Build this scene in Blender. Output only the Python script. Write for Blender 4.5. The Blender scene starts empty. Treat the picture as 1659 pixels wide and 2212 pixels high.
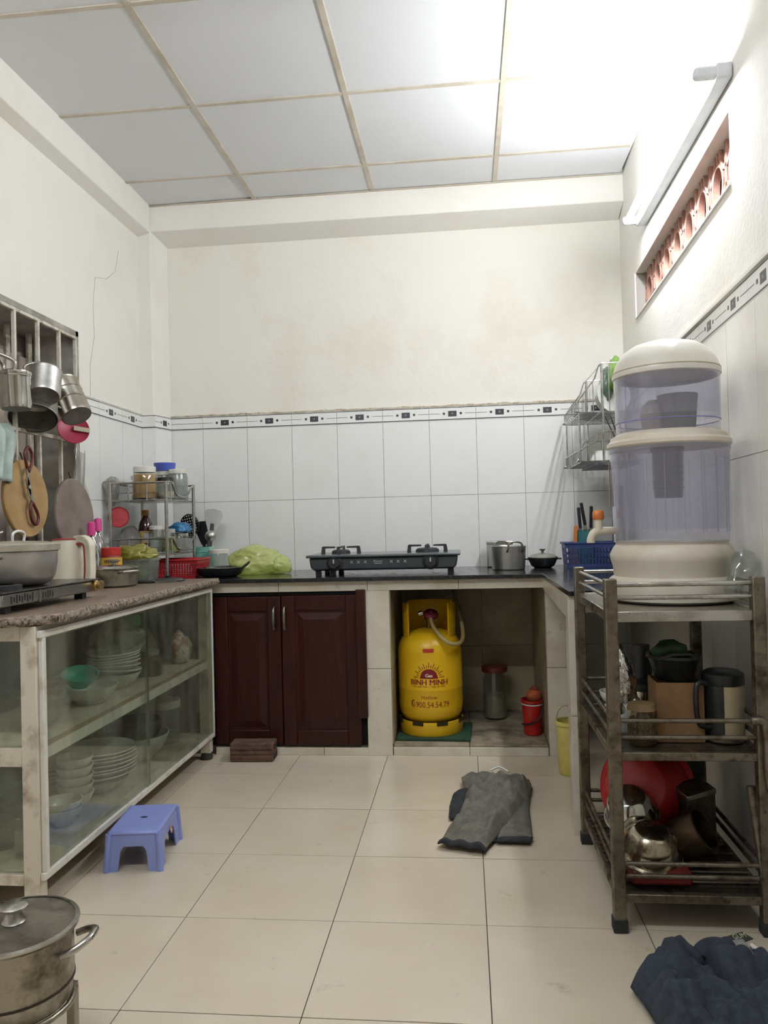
import bpy, bmesh, math, random
from mathutils import Matrix, Vector, noise
from math import sin, cos, pi, radians as R, atan2, sqrt
random.seed(7)
scene = bpy.context.scene
col = scene.collection

# ------------------------------------------------------------------ camera
W, H, FPX = 1659, 2212, 1680.15
yaw, pitch, roll = 0.1031, 0.0169, -0.0254
fw = Vector((-sin(yaw)*cos(pitch), cos(yaw)*cos(pitch), sin(pitch)))
rt = Vector((cos(yaw), sin(yaw), 0)); up = rt.cross(fw)
r2 = cos(roll)*rt + sin(roll)*up; u2 = -sin(roll)*rt + cos(roll)*up
cd = bpy.data.cameras.new('camera'); cam = bpy.data.objects.new('camera', cd); col.objects.link(cam)
m3 = Matrix((r2, u2, -fw)).transposed()
cam.matrix_world = Matrix.Translation((1.4255, -4.1659, 1.0357)) @ m3.to_4x4()
cd.sensor_fit = 'HORIZONTAL'; cd.sensor_width = 36; cd.lens = 36*FPX/W; cd.clip_start = .02
scene.camera = cam
# ------------------------------------------------------------------ light
TUBE_STRENGTH = 115.0      # the fluorescent tube on the right wall
TUBE_COLOR = (.94, .975, 1.03)
FILL_STRENGTH = 130.0      # unseen fill tube added on the ceiling behind the camera
wd = bpy.data.worlds.new('night'); scene.world = wd; wd.use_nodes = True
wd.node_tree.nodes['Background'].inputs[0].default_value = (.6, .65, .8, 1)
wd.node_tree.nodes['Background'].inputs[1].default_value = .02
vs = scene.view_settings
vs.view_transform = 'Standard'; vs.look = 'None'; vs.gamma = 1; vs.exposure = 0.48
try: vs.use_curve_mapping = False
except Exception: pass
cy_ = scene.cycles      # light path lengths that suit a closed white room
cy_.max_bounces = 7; cy_.diffuse_bounces = 4; cy_.glossy_bounces = 3; cy_.transmission_bounces = 4; cy_.transparent_max_bounces = 20
cy_.use_light_tree = False; cy_.caustics_reflective = False; cy_.caustics_refractive = False; cy_.sample_clamp_indirect = 6

# ------------------------------------------------------------------ materials
def lin(c):
    if isinstance(c, str):
        c = [int(c[i:i+2], 16)/255 for i in (0, 2, 4)]
    return tuple((v/12.92 if v <= .04045 else ((v+.055)/1.055)**2.4) for v in c[:3]) + (1,)
_m = {}
def new_mat(name):
    m = bpy.data.materials.new(name); m.use_nodes = True
    nt = m.node_tree; nt.nodes.clear()
    out = nt.nodes.new('ShaderNodeOutputMaterial')
    return m, nt, out
def M(name, c, c2=None, rough=.5, metal=0, scale=8, bump=0, bscale=None, lo=.4, hi=.62, coat=0, rough2=None, stretch=None, trans=0, spec=None, det=6, spots=None):
    """procedural principled: colour c broken up by noise towards c2"""
    if name in _m: return _m[name]
    m, nt, out = new_mat(name); N = nt.nodes.new; L = nt.links.new
    b = N('ShaderNodeBsdfPrincipled'); L(b.outputs[0], out.inputs[0])
    b.inputs['Roughness'].default_value = rough; b.inputs['Metallic'].default_value = metal
    if spec is not None: b.inputs['Specular IOR Level'].default_value = spec
    if coat: b.inputs['Coat Weight'].default_value = coat; b.inputs['Coat Roughness'].default_value = .08
    if trans: b.inputs['Transmission Weight'].default_value = trans
    a = lin(c)
    tc = N('ShaderNodeTexCoord'); mp = N('ShaderNodeMapping'); L(tc.outputs['Object'], mp.inputs[0]); oi = N('ShaderNodeObjectInfo'); vm = N('ShaderNodeVectorMath'); vm.operation = 'SCALE'; vm.inputs[3].default_value = 37.0; L(oi.outputs['Location'], vm.inputs[0]); L(vm.outputs[0], mp.inputs['Location'])
    if stretch: mp.inputs['Scale'].default_value = stretch
    nz = N('ShaderNodeTexNoise'); nz.inputs['Scale'].default_value = scale; nz.inputs['Detail'].default_value = det; nz.inputs['Roughness'].default_value = .62
    L(mp.outputs[0], nz.inputs['Vector'])
    mr = N('ShaderNodeMapRange'); mr.inputs[1].default_value = lo; mr.inputs[2].default_value = hi
    L(nz.outputs[0], mr.inputs[0])
    mx = N('ShaderNodeMix'); mx.data_type = 'RGBA'
    mx.inputs[6].default_value = a; mx.inputs[7].default_value = lin(c2) if c2 else tuple(v*.88 for v in a[:3]) + (1,)
    L(mr.outputs[0], mx.inputs[0]); cout = mx.outputs[2]
    if spots:      # scuffs and specks with a shape of their own: (colour, scale, lo, hi, strength)
        n3 = N('ShaderNodeTexNoise'); n3.inputs['Scale'].default_value = spots[1]; n3.inputs['Detail'].default_value = 5; n3.inputs['Roughness'].default_value = .7
        L(mp.outputs[0], n3.inputs['Vector']); r3 = N('ShaderNodeMapRange'); r3.inputs[1].default_value = spots[2]; r3.inputs[2].default_value = spots[3]; r3.inputs[4].default_value = spots[4]
        L(n3.outputs[0], r3.inputs[0]); m3_ = N('ShaderNodeMix'); m3_.data_type = 'RGBA'; L(r3.outputs[0], m3_.inputs[0]); L(cout, m3_.inputs[6]); m3_.inputs[7].default_value = lin(spots[0]); cout = m3_.outputs[2]
    L(cout, b.inputs['Base Color'])
    if rough2 is not None:
        m2 = N('ShaderNodeMapRange'); m2.inputs[1].default_value = lo; m2.inputs[2].default_value = hi
        m2.inputs[3].default_value = rough; m2.inputs[4].default_value = rough2
        L(nz.outputs[0], m2.inputs[0]); L(m2.outputs[0], b.inputs['Roughness'])
    if bump:
        n2 = N('ShaderNodeTexNoise'); n2.inputs['Scale'].default_value = bscale or scale*3; n2.inputs['Detail'].default_value = 4
        L(mp.outputs[0], n2.inputs['Vector'])
        bp = N('ShaderNodeBump'); bp.inputs['Strength'].default_value = bump; bp.inputs['Distance'].default_value = .01
        L(n2.outputs[0], bp.inputs['Height']); L(bp.outputs[0], b.inputs['Normal'])
    _m[name] = m; return m
def G(name, c, tint=1.0, film=.08, filmc=None, rough=.04, scale=9, lo=.42, hi=.7, filmhi=None, ior=1.45, stretch=None):
    """thin clear sheet: transparent body, fresnel gloss, a thin film of dirt or haze (film..filmhi)"""
    if name in _m: return _m[name]
    m, nt, out = new_mat(name); N = nt.nodes.new; L = nt.links.new
    t = N('ShaderNodeBsdfTransparent'); cc = lin(c); t.inputs[0].default_value = cc
    d = N('ShaderNodeBsdfDiffuse'); d.inputs[0].default_value = lin(filmc) if filmc else cc
    tl = N('ShaderNodeBsdfTranslucent'); tl.inputs[0].default_value = d.inputs[0].default_value
    ds = N('ShaderNodeMixShader'); ds.inputs[0].default_value = .5; L(d.outputs[0], ds.inputs[1]); L(tl.outputs[0], ds.inputs[2])
    g = N('ShaderNodeBsdfGlossy'); g.inputs['Roughness'].default_value = rough; g.inputs[0].default_value = (1, 1, 1, 1)
    lw = N('ShaderNodeLayerWeight'); pw = N('ShaderNodeMath'); pw.operation = 'POWER'; L(lw.outputs['Facing'], pw.inputs[0]); pw.inputs[1].default_value = 4.0
    lw.inputs[0].default_value = .5
    fr = N('ShaderNodeMapRange'); fr.inputs[3].default_value = .04; fr.inputs[4].default_value = .8; L(pw.outputs[0], fr.inputs[0])
    tc = N('ShaderNodeTexCoord'); mp = N('ShaderNodeMapping'); L(tc.outputs['Object'], mp.inputs[0]); oi = N('ShaderNodeObjectInfo'); vm = N('ShaderNodeVectorMath'); vm.operation = 'SCALE'; vm.inputs[3].default_value = 37.0; L(oi.outputs['Location'], vm.inputs[0]); L(vm.outputs[0], mp.inputs['Location'])
    if stretch: mp.inputs['Scale'].default_value = stretch
    nz = N('ShaderNodeTexNoise'); nz.inputs['Scale'].default_value = scale; nz.inputs['Detail'].default_value = 7
    L(mp.outputs[0], nz.inputs['Vector'])
    mr = N('ShaderNodeMapRange'); mr.inputs[1].default_value = lo; mr.inputs[2].default_value = hi
    mr.inputs[3].default_value = film; mr.inputs[4].default_value = film if filmhi is None else filmhi
    L(nz.outputs[0], mr.inputs[0])
    a = N('ShaderNodeMixShader'); L(mr.outputs[0], a.inputs[0]); L(t.outputs[0], a.inputs[1]); L(ds.outputs[0], a.inputs[2])
    b = N('ShaderNodeMixShader'); L(fr.outputs[0], b.inputs[0]); L(a.outputs[0], b.inputs[1]); L(g.outputs[0], b.inputs[2])
    L(b.outputs[0], out.inputs[0]); _m[name] = m; return m
def EM(name, c, s):
    m, nt, out = new_mat(name); e = nt.nodes.new('ShaderNodeEmission'); e.inputs[0].default_value = tuple(c)+(1,); e.inputs[1].default_value = s
    nt.links.new(e.outputs[0], out.inputs[0]); return m

plaster   = M('plaster', 'efece4', 'e4ddcf', rough=.85, scale=1.6, lo=.5, hi=.85, bump=.12, bscale=60)
plaster_b = M('stained plaster', 'ece9df', 'e0d5c2', rough=.85, scale=1.3, lo=.52, hi=.8, bump=.15, bscale=45)
reveal    = M('grey reveal', 'b9b5aa', '8c8880', rough=.9, scale=5, bump=.2)
tile_w    = M('white wall tile', 'efefeb', 'e6e5df', rough=.16, scale=3, lo=.5, hi=.8, rough2=.28, spots=('b3a78f', 45, .70, .78, .5))
tile_r    = M('cream wall tile', 'ebe8e1', 'ddd7cb', rough=.16, scale=4, lo=.45, hi=.8, rough2=.3)
grout     = M('grout', '8d8a80', '6f6a5e', rough=.95, scale=20)
grout_l   = M('light grout', 'b8b2a4', '8f8878', rough=.95, scale=20)
ink       = M('tile print ink', '33363a', rough=.3, scale=10)
ink2      = M('tile print grey', '7d8288', rough=.3, scale=10)
floor_t   = M('beige floor tile', 'd6cab6', 'c8bba4', rough=.22, scale=3, lo=.3, hi=.8, det=3, spots=('7d6c54', 11, .63, .80, .55))
floor_g   = M('dark floor grout', '4a4036', '2f2922', rough=.95, scale=30)
ceil_p    = M('ceiling panel', 'e2e3e4', 'd8d8d8', rough=.75, scale=1.5, lo=.5, hi=.9)
ceil_t    = M('ceiling tee', 'cfc6b6', 'bbb09c', rough=.5, scale=6)
dark_void = M('ceiling void', '2a2826', rough=1)
steel     = M('stainless steel', 'c2c0bb', '9b978f', rough=.22, metal=1, scale=12, rough2=.4)
steel_d   = M('dirty stainless', 'a39d90', '5b4f40', rough=.35, metal=1, scale=14, lo=.45, hi=.7, rough2=.6)
rusty     = M('stained cart tube', '7d7567', '4a3c2a', rough=.35, metal=.85, scale=16, lo=.46, hi=.7, spots=('2e1d10', 38, .56, .68, .7), rough2=.75, bump=.1)
alu       = M('brushed aluminium', 'c6c5c2', 'a2a09b', rough=.32, metal=1, scale=9, rough2=.45)
alu_d     = M('sooty aluminium', 'bdbab4', '5c574f', rough=.4, metal=.85, scale=7, lo=.52, hi=.8, rough2=.6)
chrome    = M('chrome wire', 'd0d0cf', 'a9a8a5', rough=.18, metal=1, scale=20)
black_st  = M('black stone', '1d1e20', '2c2c2c', rough=.14, scale=30, lo=.5, hi=.7, rough2=.3)
granite   = M('brown granite slab', '6b5a4b', '8f7f6d', rough=.35, scale=70, lo=.45, hi=.6, rough2=.55)
granite_e = M('rough granite edge', '9a8c7c', '4a3d31', rough=.7, scale=90, lo=.42, hi=.6, bump=.4, bscale=120)
black_pl  = M('black plastic', '17181a', '232426', rough=.45, scale=20)
black_en  = M('black enamel', '26292c', '33373a', rough=.3, scale=10)
iron      = M('cast iron', '1c1d20', '2b2b2d', rough=.55, scale=30, bump=.1)
wood_dk   = M('dark red wood', '3b1610', '24100b', rough=.38, scale=6, stretch=(9, 9, .7), lo=.35, hi=.7, spec=.25)
cream_al  = M('cream painted frame', 'd6cdbb', '8e7c62', rough=.55, scale=14, lo=.52, hi=.78)
white_al  = M('white painted frame', 'dcd9d0', 'a39883', rough=.45, scale=12, lo=.55, hi=.8)
bar_cr    = M('cream painted bar', 'd6d0c0', '8a8170', rough=.6, scale=20, lo=.48, hi=.7)
porcelain = M('white porcelain', 'e4e4de', 'd4d4cc', rough=.15, scale=5)
glass_c   = G('clear glass', 'f6f8f6', film=.03, filmhi=.07, filmc='dfe2dd')
glass_cab = G('dirty cabinet glass', 'f3f6f0', film=.05, filmhi=.26, filmc='bfc3b3', scale=13, lo=.42, hi=.75, stretch=(1, 1, .3), rough=.05)
plast_cl  = G('cloudy clear plastic', 'e8ebe8', film=.22, filmhi=.35, filmc='d8dad6', rough=.2)
plast_blu = G('bluish clear tank', 'f5f5fb', film=.20, filmhi=.26, filmc='dcdbe8', scale=3, rough=.08)


# ------------------------------------------------------------------ mesh helpers
class MB:
    def __init__(s, X=None): s.v = []; s.f = []; s.X = X
    def add(s, vs, fs, X=None):
        o = len(s.v); X = X if X is not None else s.X
        for p in vs:
            p = Vector(p); s.v.append(tuple(X @ p) if X is not None else tuple(p))
        s.f += [tuple(o+i for i in f) for f in fs]; return s
    def box(s, x0, x1, y0, y1, z0, z1, X=None):
        v = [(x, y, z) for z in (z0, z1) for y in (y0, y1) for x in (x0, x1)]
        return s.add(v, [(0, 2, 3, 1), (4, 5, 7, 6), (0, 1, 5, 4), (2, 6, 7, 3), (0, 4, 6, 2), (1, 3, 7, 5)], X)
    def hexa(s, b, t, X=None):   # 4 bottom pts ccw, 4 top pts ccw
        return s.add(list(b)+list(t), [(3, 2, 1, 0), (4, 5, 6, 7), (0, 1, 5, 4), (1, 2, 6, 5), (2, 3, 7, 6), (3, 0, 4, 7)], X)
    def prism(s, poly, z0, z1, X=None):  # ccw polygon in xy
        n = len(poly); v = [(x, y, z0) for x, y in poly]+[(x, y, z1) for x, y in poly]
        f = [tuple(range(n-1, -1, -1)), tuple(range(n, 2*n))]+[(i, (i+1) % n, n+(i+1) % n, n+i) for i in range(n)]
        return s.add(v, f, X)
    def lathe(s, prof, n=32, X=None, a0=0, a1=2*pi, sx=1, sy=1):
        full = abs(a1-a0-2*pi) < 1e-6; k = n if full else n+1
        v = []; idx = []
        for r, z in prof:
            if r < 1e-6: idx.append([len(v)]*k); v.append((0, 0, z))
            else:
                idx.append([len(v)+i for i in range(k)])
                for i in range(k):
                    a = a0+(a1-a0)*i/n; v.append((r*cos(a)*sx, r*sin(a)*sy, z))
        f = []
        for A, B in zip(idx, idx[1:]):
            for i in range(n):
                j = (i+1) % k
                q = [A[i], A[j], B[j], B[i]]; q2 = []
                for t in q:
                    if t not in q2: q2.append(t)
                if len(q2) > 2: f.append(tuple(q2))
        return s.add(v, f, X)
    def tube(s, path, r, n=8, closed=False, X=None, cap=True):
        P = [Vector(p) for p in path]; m = len(P)
        rr = r if isinstance(r, (list, tuple)) else [r]*m
        v = []; T = []
        for i in range(m):
            a = P[i-1] if (i or closed) else P[0]; b = P[(i+1) % m] if (i < m-1 or closed) else P[-1]
            t = b-a; T.append(t.normalized() if t.length > 1e-9 else Vector((0, 0, 1)))
        u = T[0].orthogonal().normalized()
        for i in range(m):
            u = u-T[i]*u.dot(T[i])
            u = u.normalized() if u.length > 1e-6 else T[i].orthogonal().normalized()
            w = T[i].cross(u)
            for j in range(n):
                a = 2*pi*j/n; v.append(P[i]+rr[i]*(cos(a)*u+sin(a)*w))
        f = []
        for i in range(m if closed else m-1):
            A = i*n; B = ((i+1) % m)*n
            for j in range(n): f.append((A+j, A+(j+1) % n, B+(j+1) % n, B+j))
        if cap and not closed: f += [tuple(range(n-1, -1, -1)), tuple((m-1)*n+j for j in range(n))]
        return s.add(v, f, X)
    def grid(s, fn, nu, nv, X=None):
        v = [fn(i/nu, j/nv) for j in range(nv+1) for i in range(nu+1)]
        f = [(j*(nu+1)+i, j*(nu+1)+i+1, (j+1)*(nu+1)+i+1, (j+1)*(nu+1)+i) for j in range(nv) for i in range(nu)]
        return s.add(v, f, X)
    def ball(s, c, rx, ry, rz, n=16, k=10, X=None):
        pr = [(sin(pi*i/k), -cos(pi*i/k)) for i in range(k+1)]; pr[0] = (0, -1); pr[-1] = (0, 1)
        T = Matrix.Translation(c) @ Matrix.Diagonal((rx, ry, rz, 1)); 
        return s.lathe(pr, n, (X @ T) if X is not None else T)
    def build(s, name, mat, parent=None, smooth=None, bevel=0, seg=2, solid=0, sub=0, loc=None):
        me = bpy.data.meshes.new(name); me.from_pydata(s.v, [], s.f); me.validate(); me.update()
        bm = bmesh.new(); bm.from_mesh(me); bmesh.ops.recalc_face_normals(bm, faces=bm.faces[:]); bm.to_mesh(me); bm.free()
        if smooth:
            me.shade_smooth(); me.set_sharp_from_angle(angle=R(smooth if smooth > 1 else 38))
        me.materials.append(mat)
        o = bpy.data.objects.new(name, me); col.objects.link(o)
        if loc: o.location = loc
        if parent: o.parent = parent
        if bevel:
            b = o.modifiers.new('bevel', 'BEVEL'); b.width = bevel; b.segments = seg; b.limit_method = 'ANGLE'; b.angle_limit = R(40)
            if not smooth: me.shade_smooth(); me.set_sharp_from_angle(angle=R(50))
        if solid: q = o.modifiers.new('solid', 'SOLIDIFY'); q.thickness = solid; q.offset = 0
        if sub: q = o.modifiers.new('sub', 'SUBSURF'); q.levels = sub; q.render_levels = sub
        return o
def box(name, mat, parent, x0, x1, y0, y1, z0, z1, bevel=0, X=None, loc=None):
    return MB(X).box(x0, x1, y0, y1, z0, z1).build(name, mat, parent, bevel=bevel, loc=loc)
def tag(o, label, cat, group=None, kind=None):
    o['label'] = label; o['category'] = cat
    if group: o['group'] = group
    if kind: o['kind'] = kind
    return o
def thing(name, label, cat, loc=(0, 0, 0), rz=0, group=None, rot=None):
    o = bpy.data.objects.new(name, None); col.objects.link(o); o.empty_display_size = .05
    o.location = loc; o.rotation_euler = rot or (0, 0, rz)
    return tag(o, label, cat, group)
def struct(name, label, o=None):
    if o is None:
        o = bpy.data.objects.new(name, None); col.objects.link(o); o.empty_display_size = .05
    o['kind'] = 'structure'; o['label'] = label; return o
def inst(src, loc, parent=None, rot=None, scale=None):   # another object with the same mesh
    c = src.copy(); col.objects.link(c); c.location = loc
    if parent: c.parent = parent
    if rot: c.rotation_euler = rot
    if scale: c.scale = scale
    return c
def dup(root, loc, rz=None, label=None, group=None):
    r = root.copy(); col.objects.link(r); r.location = loc
    if rz is not None: r.rotation_euler = (0, 0, rz)
    if label: r['label'] = label
    if group: r['group'] = group
    for ch in list(root.children):
        c = ch.copy(); col.objects.link(c); c.parent = r
        for g in ch.children:
            d = g.copy(); col.objects.link(d); d.parent = c
    return r
def Tr(x, y, z): return Matrix.Translation((x, y, z))
def Rot(a, ax): return Matrix.Rotation(a, 4, ax)
def text_geo(s, size, font_bold=False, ext=0):
    cu = bpy.data.curves.new('t', 'FONT'); cu.body = s; cu.size = size; cu.align_x = 'CENTER'; cu.resolution_u = 3
    pass
    o = bpy.data.objects.new('t', cu); col.objects.link(o)
    dg = bpy.context.evaluated_depsgraph_get(); me = o.evaluated_get(dg).to_mesh()
    vs = [tuple(v.co) for v in me.vertices]; fs = [tuple(p.vertices) for p in me.polygons]
    bpy.data.objects.remove(o); bpy.data.curves.remove(cu)
    return vs, fs
def arc(cx, cz, r, a0, a1, n):
    return [(cx+r*cos(a0+(a1-a0)*i/n), cz+r*sin(a0+(a1-a0)*i/n)) for i in range(n+1)]
def smoothpath(pts, k=6):
    P = [Vector(p) for p in pts]; out = []
    for i in range(len(P)-1):
        a = P[max(i-1, 0)]; b = P[i]; c = P[i+1]; d = P[min(i+2, len(P)-1)]
        for j in range(k):
            t = j/k
            out.append(.5*((2*b)+(-a+c)*t+(2*a-5*b+4*c-d)*t*t+(-a+3*b-3*c+d)*t**3))
    out.append(P[-1]); return out
def bag(name, mat, parent, c, r, seed, amp=.25, freq=3, lvl=4, flat=True, loc=None, squash=None):
    """crumpled thin plastic: an icosphere folded by ridged noise, resting on z=0"""
    bm = bmesh.new(); bmesh.ops.create_icosphere(bm, subdivisions=lvl, radius=1)
    for v in bm.verts:
        p = v.co.copy(); q = p*freq+Vector((seed*7.3, seed*3.1, seed))
        n1 = 1-abs(noise.noise(q))*2; n2 = 1-abs(noise.noise(q*2.3))*2; n3 = noise.noise(p*1.3+Vector((seed, 0, 0)))
        s = 1+amp*(n1*.6+n2*.3)-amp*.3+amp*1.1*n3
        co = Vector((p.x*r[0]*s, p.y*r[1]*s, p.z*r[2]*s))
        if flat and co.z < -r[2]*.62: co.z = -r[2]*.62
        if squash: co = squash(co)
        v.co = co+Vector(c)
    me = bpy.data.meshes.new(name); bm.to_mesh(me); bm.free(); me.materials.append(mat); me.shade_smooth()
    o = bpy.data.objects.new(name, me); col.objects.link(o)
    if parent: o.parent = parent
    if loc: o.location = loc
    return o

# ------------------------------------------------------------------ room shell
XL, XR, YN, ZC = -.29, 2.272, -6.6, 2.79
# floor
fl = MB().box(XL-.12, XR+.1, YN, .1, -.12, -.003).build('floor', floor_g); struct('floor', 'beige tiled kitchen floor', fl)
xs = [XL]+[.654+.4*i for i in range(-2, 5)]+[XR]; ys = [0]+[-.5336-.4*j for j in range(0, 15)]+[YN]
xs = [x for x in xs if XL-.001 <= x <= XR+.001]; full = None
for a, b in zip(xs, xs[1:]):
    for d, c in zip(ys, ys[1:]):
        if abs(b-a-.4) < .01 and abs(d-c-.4) < .01:
            if full is None:
                full = MB().box(-.1988, .1988, -.1988, .1988, -.01, 0).build('floor_tile', floor_t, fl, loc=((a+b)/2, (c+d)/2, 0)); t = full
            else: t = inst(full, ((a+b)/2, (c+d)/2, 0), fl)
        elif b-a > .01:
            h, k = (b-a)/2-.0012, (d-c)/2-.0012
            t = box('floor_tile', floor_t, fl, -h, h, -k, k, -.01, 0, loc=((a+b)/2, (c+d)/2, 0))
        t.location.z += random.uniform(-.0006, .0003)
# ceiling
ce = MB().box(XL-.1, XR+.1, YN, .1, ZC+.05, ZC+.12).build('ceiling', dark_void); struct('ceiling', 'white suspended panel ceiling', ce)
P_ = .6347; cxs = [-.279+P_*i for i in range(5)]; cys = [-.135]+[-.432-P_*j for j in range(0, 11)]
for i in range(4):
    for j in range(len(cys)-1):
        a, b, d, c = cxs[i]+.003, cxs[i+1]-.003, cys[j]-.003, max(cys[j+1]+.003, YN)
        p = box('ceiling_panel', ceil_p, ce, -(b-a)/2, (b-a)/2, -(d-c)/2, (d-c)/2, 0, .008, loc=((a+b)/2, (c+d)/2, ZC+.003))
        if (i, j) == (0, 0): p.rotation_euler = (R(-1.6), R(-.5), 0); p.location.z += .006
for x in cxs[1:4]: box('runner', ceil_t, ce, x-.011, x+.011, YN, -.135, ZC-.002, ZC+.03)
for y in cys[1:]:
    for i in range(4): box('cross_tee', ceil_t, ce, cxs[i]+.012, cxs[i+1]-.012, y-.010, y+.010, ZC-.001, ZC+.02)
box('edge_angle', ceil_t, ce, -.25, 2.27, -.147, -.135, ZC-.004, ZC)
box('edge_angle', ceil_t, ce, -.25, -.236, YN, -.147, ZC-.004, ZC)
# border tile with its print, and wall tiles (shared meshes, origin at the tile centre, front at y=0)
def place(o, F, loc, jit=0):
    o.location = F[0] + Rot(F[1], 'Z') @ Vector(loc)
    o.rotation_euler = (random.uniform(-jit, jit), 0, F[1]+random.uniform(-jit, jit)); return o
FB = (Vector((0, 0, 0)), 0.0)
def tile_mesh(w, h, m, par):
    return box('wall_tile', m, par, -w/2+.0011, w/2-.0011, 0, .008, -h/2+.0011, h/2-.0011)
def border_set(par, F, loc, w=.25, h=.073, proto=[None, None]):
    if abs(w-.25) > .004:
        b = box('border_tile', tile_w, par, -w/2+.001, w/2-.001, 0, .008, -h/2, h/2); place(b, F, loc)
        mb = MB().box(-w/2+.001, w/2-.001, -.0006, .001, -h/2+.003, -h/2+.008).box(-w/2+.001, w/2-.001, -.0006, .001, h/2-.007, h/2-.003).box(-w/2+.001, w/2-.001, -.0006, .001, -.001, .001)
        mb.build('tile_print', ink, b); return b
    if proto[0] is None:
        b = box('border_tile', tile_w, par, -.1239, .1239, 0, .008, -h/2, h/2); place(b, F, loc)
        mb = MB().box(-.1239, .1239, -.0006, .001, -h/2+.003, -h/2+.008).box(-.1239, .1239, -.0006, .001, h/2-.006, h/2-.003)
        mb.box(-.0225, .0225, -.0006, .001, -.016, .014)
        for sg in (-1, 1):
            mb.box(sg*.045-.006, sg*.045+.006, -.0006, .001, -.006, .006); a, c = sorted((sg*.067, sg*.1239)); mb.box(a, c, -.0006, .001, -.001, .001)
        p = mb.build('tile_print', ink, b)
        q = MB().box(-.005, .005, -.0009, .001, -.005, .004).build('tile_print', ink2, b); proto[:] = [b, (p, q)]; return b
    b = inst(proto[0], loc, par); place(b, F, loc)
    for s in proto[1]: c = s.copy(); col.objects.link(c); c.parent = b
    return b
def tiled(par, F, cols, rows, m, skip=None):
    protos = {}
    for a, b in zip(cols, cols[1:]):
        for c, d in zip(rows, rows[1:]):
            if skip and skip((a+b)/2, (c+d)/2): continue
            key = (round(b-a, 3), round(d-c, 3)); loc = ((a+b)/2, 0, (c+d)/2)
            if key in protos: o = inst(protos[key], loc, par)
            else: o = protos[key] = tile_mesh(b-a, d-c, m, par)
            place(o, F, loc, .0025)
# back wall (plaster face at y=.006, tile faces at y=0)
wb = MB().box(XL-.12, XR+.3, .008, .14, -.1, 2.9).build('wall_back', plaster_b); struct('wall_back', 'stained cream back wall above white tiles', wb)
ZB = 1.587
gb = box('grout_bed', grout_l, wb, -.183, XR, .0035, .009, 0, ZB+.078)
bc = [-.183]+[.25*i for i in range(10)]+[XR]
tiled(wb, FB, bc, [0, .387, .787, 1.187, ZB], tile_w)
for a, b in zip(bc, bc[1:]): border_set(wb, FB, ((a+b)/2, 0, ZB+.0365), b-a)
mb = MB(); random.seed(3)
for i in range(120):   # ragged plaster lip above the border
    x = -.18+i*.0204; h = .006+.010*abs(noise.noise((i*.23, 3, 1)))
    mb.box(x, x+.0206, -.004*random.random()-.001, .009, ZB+.073, ZB+.075+h)
mb.build('plaster_lip', M('crumbly plaster edge', 'cfc7b4', 'a89c86', rough=.95, scale=40, bump=.3), wb)
# left wall with a barred window opening
WZ0, WZ1, WY0, WY1 = .95, 1.925, -2.6, -.835
wl = MB().box(XL-.12, XL-.004, WY1, .1, -.1, 2.9).box(XL-.12, XL-.004, YN, WY0, -.1, 2.9).box(XL-.12, XL-.004, WY0, WY1, -.1, WZ0).box(XL-.12, XL-.004, WY0, WY1, WZ1, 2.9).build('wall_left', plaster)
struct('wall_left', 'cream left wall with a barred window opening', wl)
FL = (Vector((XL+.004, 0, 0)), R(90))      # local x = world y, tiles face +x
lrows = [0, .387, .787, 1.187, ZB]
lc = [-.835, -.64, -.39, -.14]
box('grout_bed', grout_l, wl, XL-.006, XL+.0005, -.835, -.14, .8, ZB+.078)
tiled(wl, FL, lc, lrows, tile_w)
for a, b in zip(lc, lc[1:]): border_set(wl, FL, ((a+b)/2, 0, ZB+.0365), b-a)
lc2 = [-2.6-.25*i for i in range(0, 17)][::-1]
tiled(wl, FL, [-2.6+.25*i for i in range(0, 8)], [0, .387, .787, .95], tile_w, skip=lambda x, z: x > -.85)
MB().tube([(XL-.0038, y, z) for y, z in ((-.38, 2.47), (-.42, 2.35), (-.52, 2.28), (-.64, 2.25), (-.665, 2.12), (-.66, 1.96), (-.705, 1.82), (-.71, 1.67))], .0011, 4).build('crack', M('plaster crack', 'a89f90', rough=.95), wl)
# window in the left wall: reveal, cream bars in two layers, what stands behind
w1 = struct('window_1', 'barred window opening hung with pots')
mb = MB().box(XL-.205, XL-.003, WY1-.004, WY1+.02, WZ0-.02, WZ1+.02).box(XL-.205, XL-.003, WY0-.02, WY0, WZ0-.02, WZ1+.02).box(XL-.205, XL-.003, WY0-.02, WY1+.02, WZ1-.003, WZ1+.02).box(XL-.205, XL-.003, WY0-.02, WY1+.02, WZ0-.02, WZ0)
mb.build('reveal', reveal, w1)
for i, y in enumerate((-.988, -1.156, -1.324, -1.492, -1.66, -1.828, -1.996, -2.164, -2.332, -2.5)):
    box('bar', bar_cr, w1, XL-.012, XL+.004, y-.0062, y+.0062, WZ0, WZ1-.012, bevel=.002)
    box('bar', bar_cr, w1, XL-.19, XL-.175, y+.06, y+.089, WZ0, WZ1, bevel=.002)
box('bar', bar_cr, w1, XL-.014, XL+.002, WY0, WY1, 1.436, 1.452, bevel=.002)
box('bar', bar_cr, w1, XL-.014, XL+.002, WY0, WY1, 1.905, 1.919, bevel=.002)
box('bar', bar_cr, w1, XL-.014, XL+.002, WY1-.014, WY1-.005, WZ0, WZ1-.006, bevel=.002)
ow = MB().box(-.80, -.56, -3.2, .1, 0, 2.5).build('wall_outside', M('grey brown render', 'c3b8ad', 'a79c92', rough=.95, scale=3, bump=.3, bscale=20)); struct('wall_outside', 'grey brown wall across the gap outside', ow)
MB().box(-.57, -.535, -1.75, -.62, 1.70, 1.84).build('board', M('dusty pinkish board', 'e0d2c9', 'c9bab0', rough=.9, scale=5), ow, bevel=.012)
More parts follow.
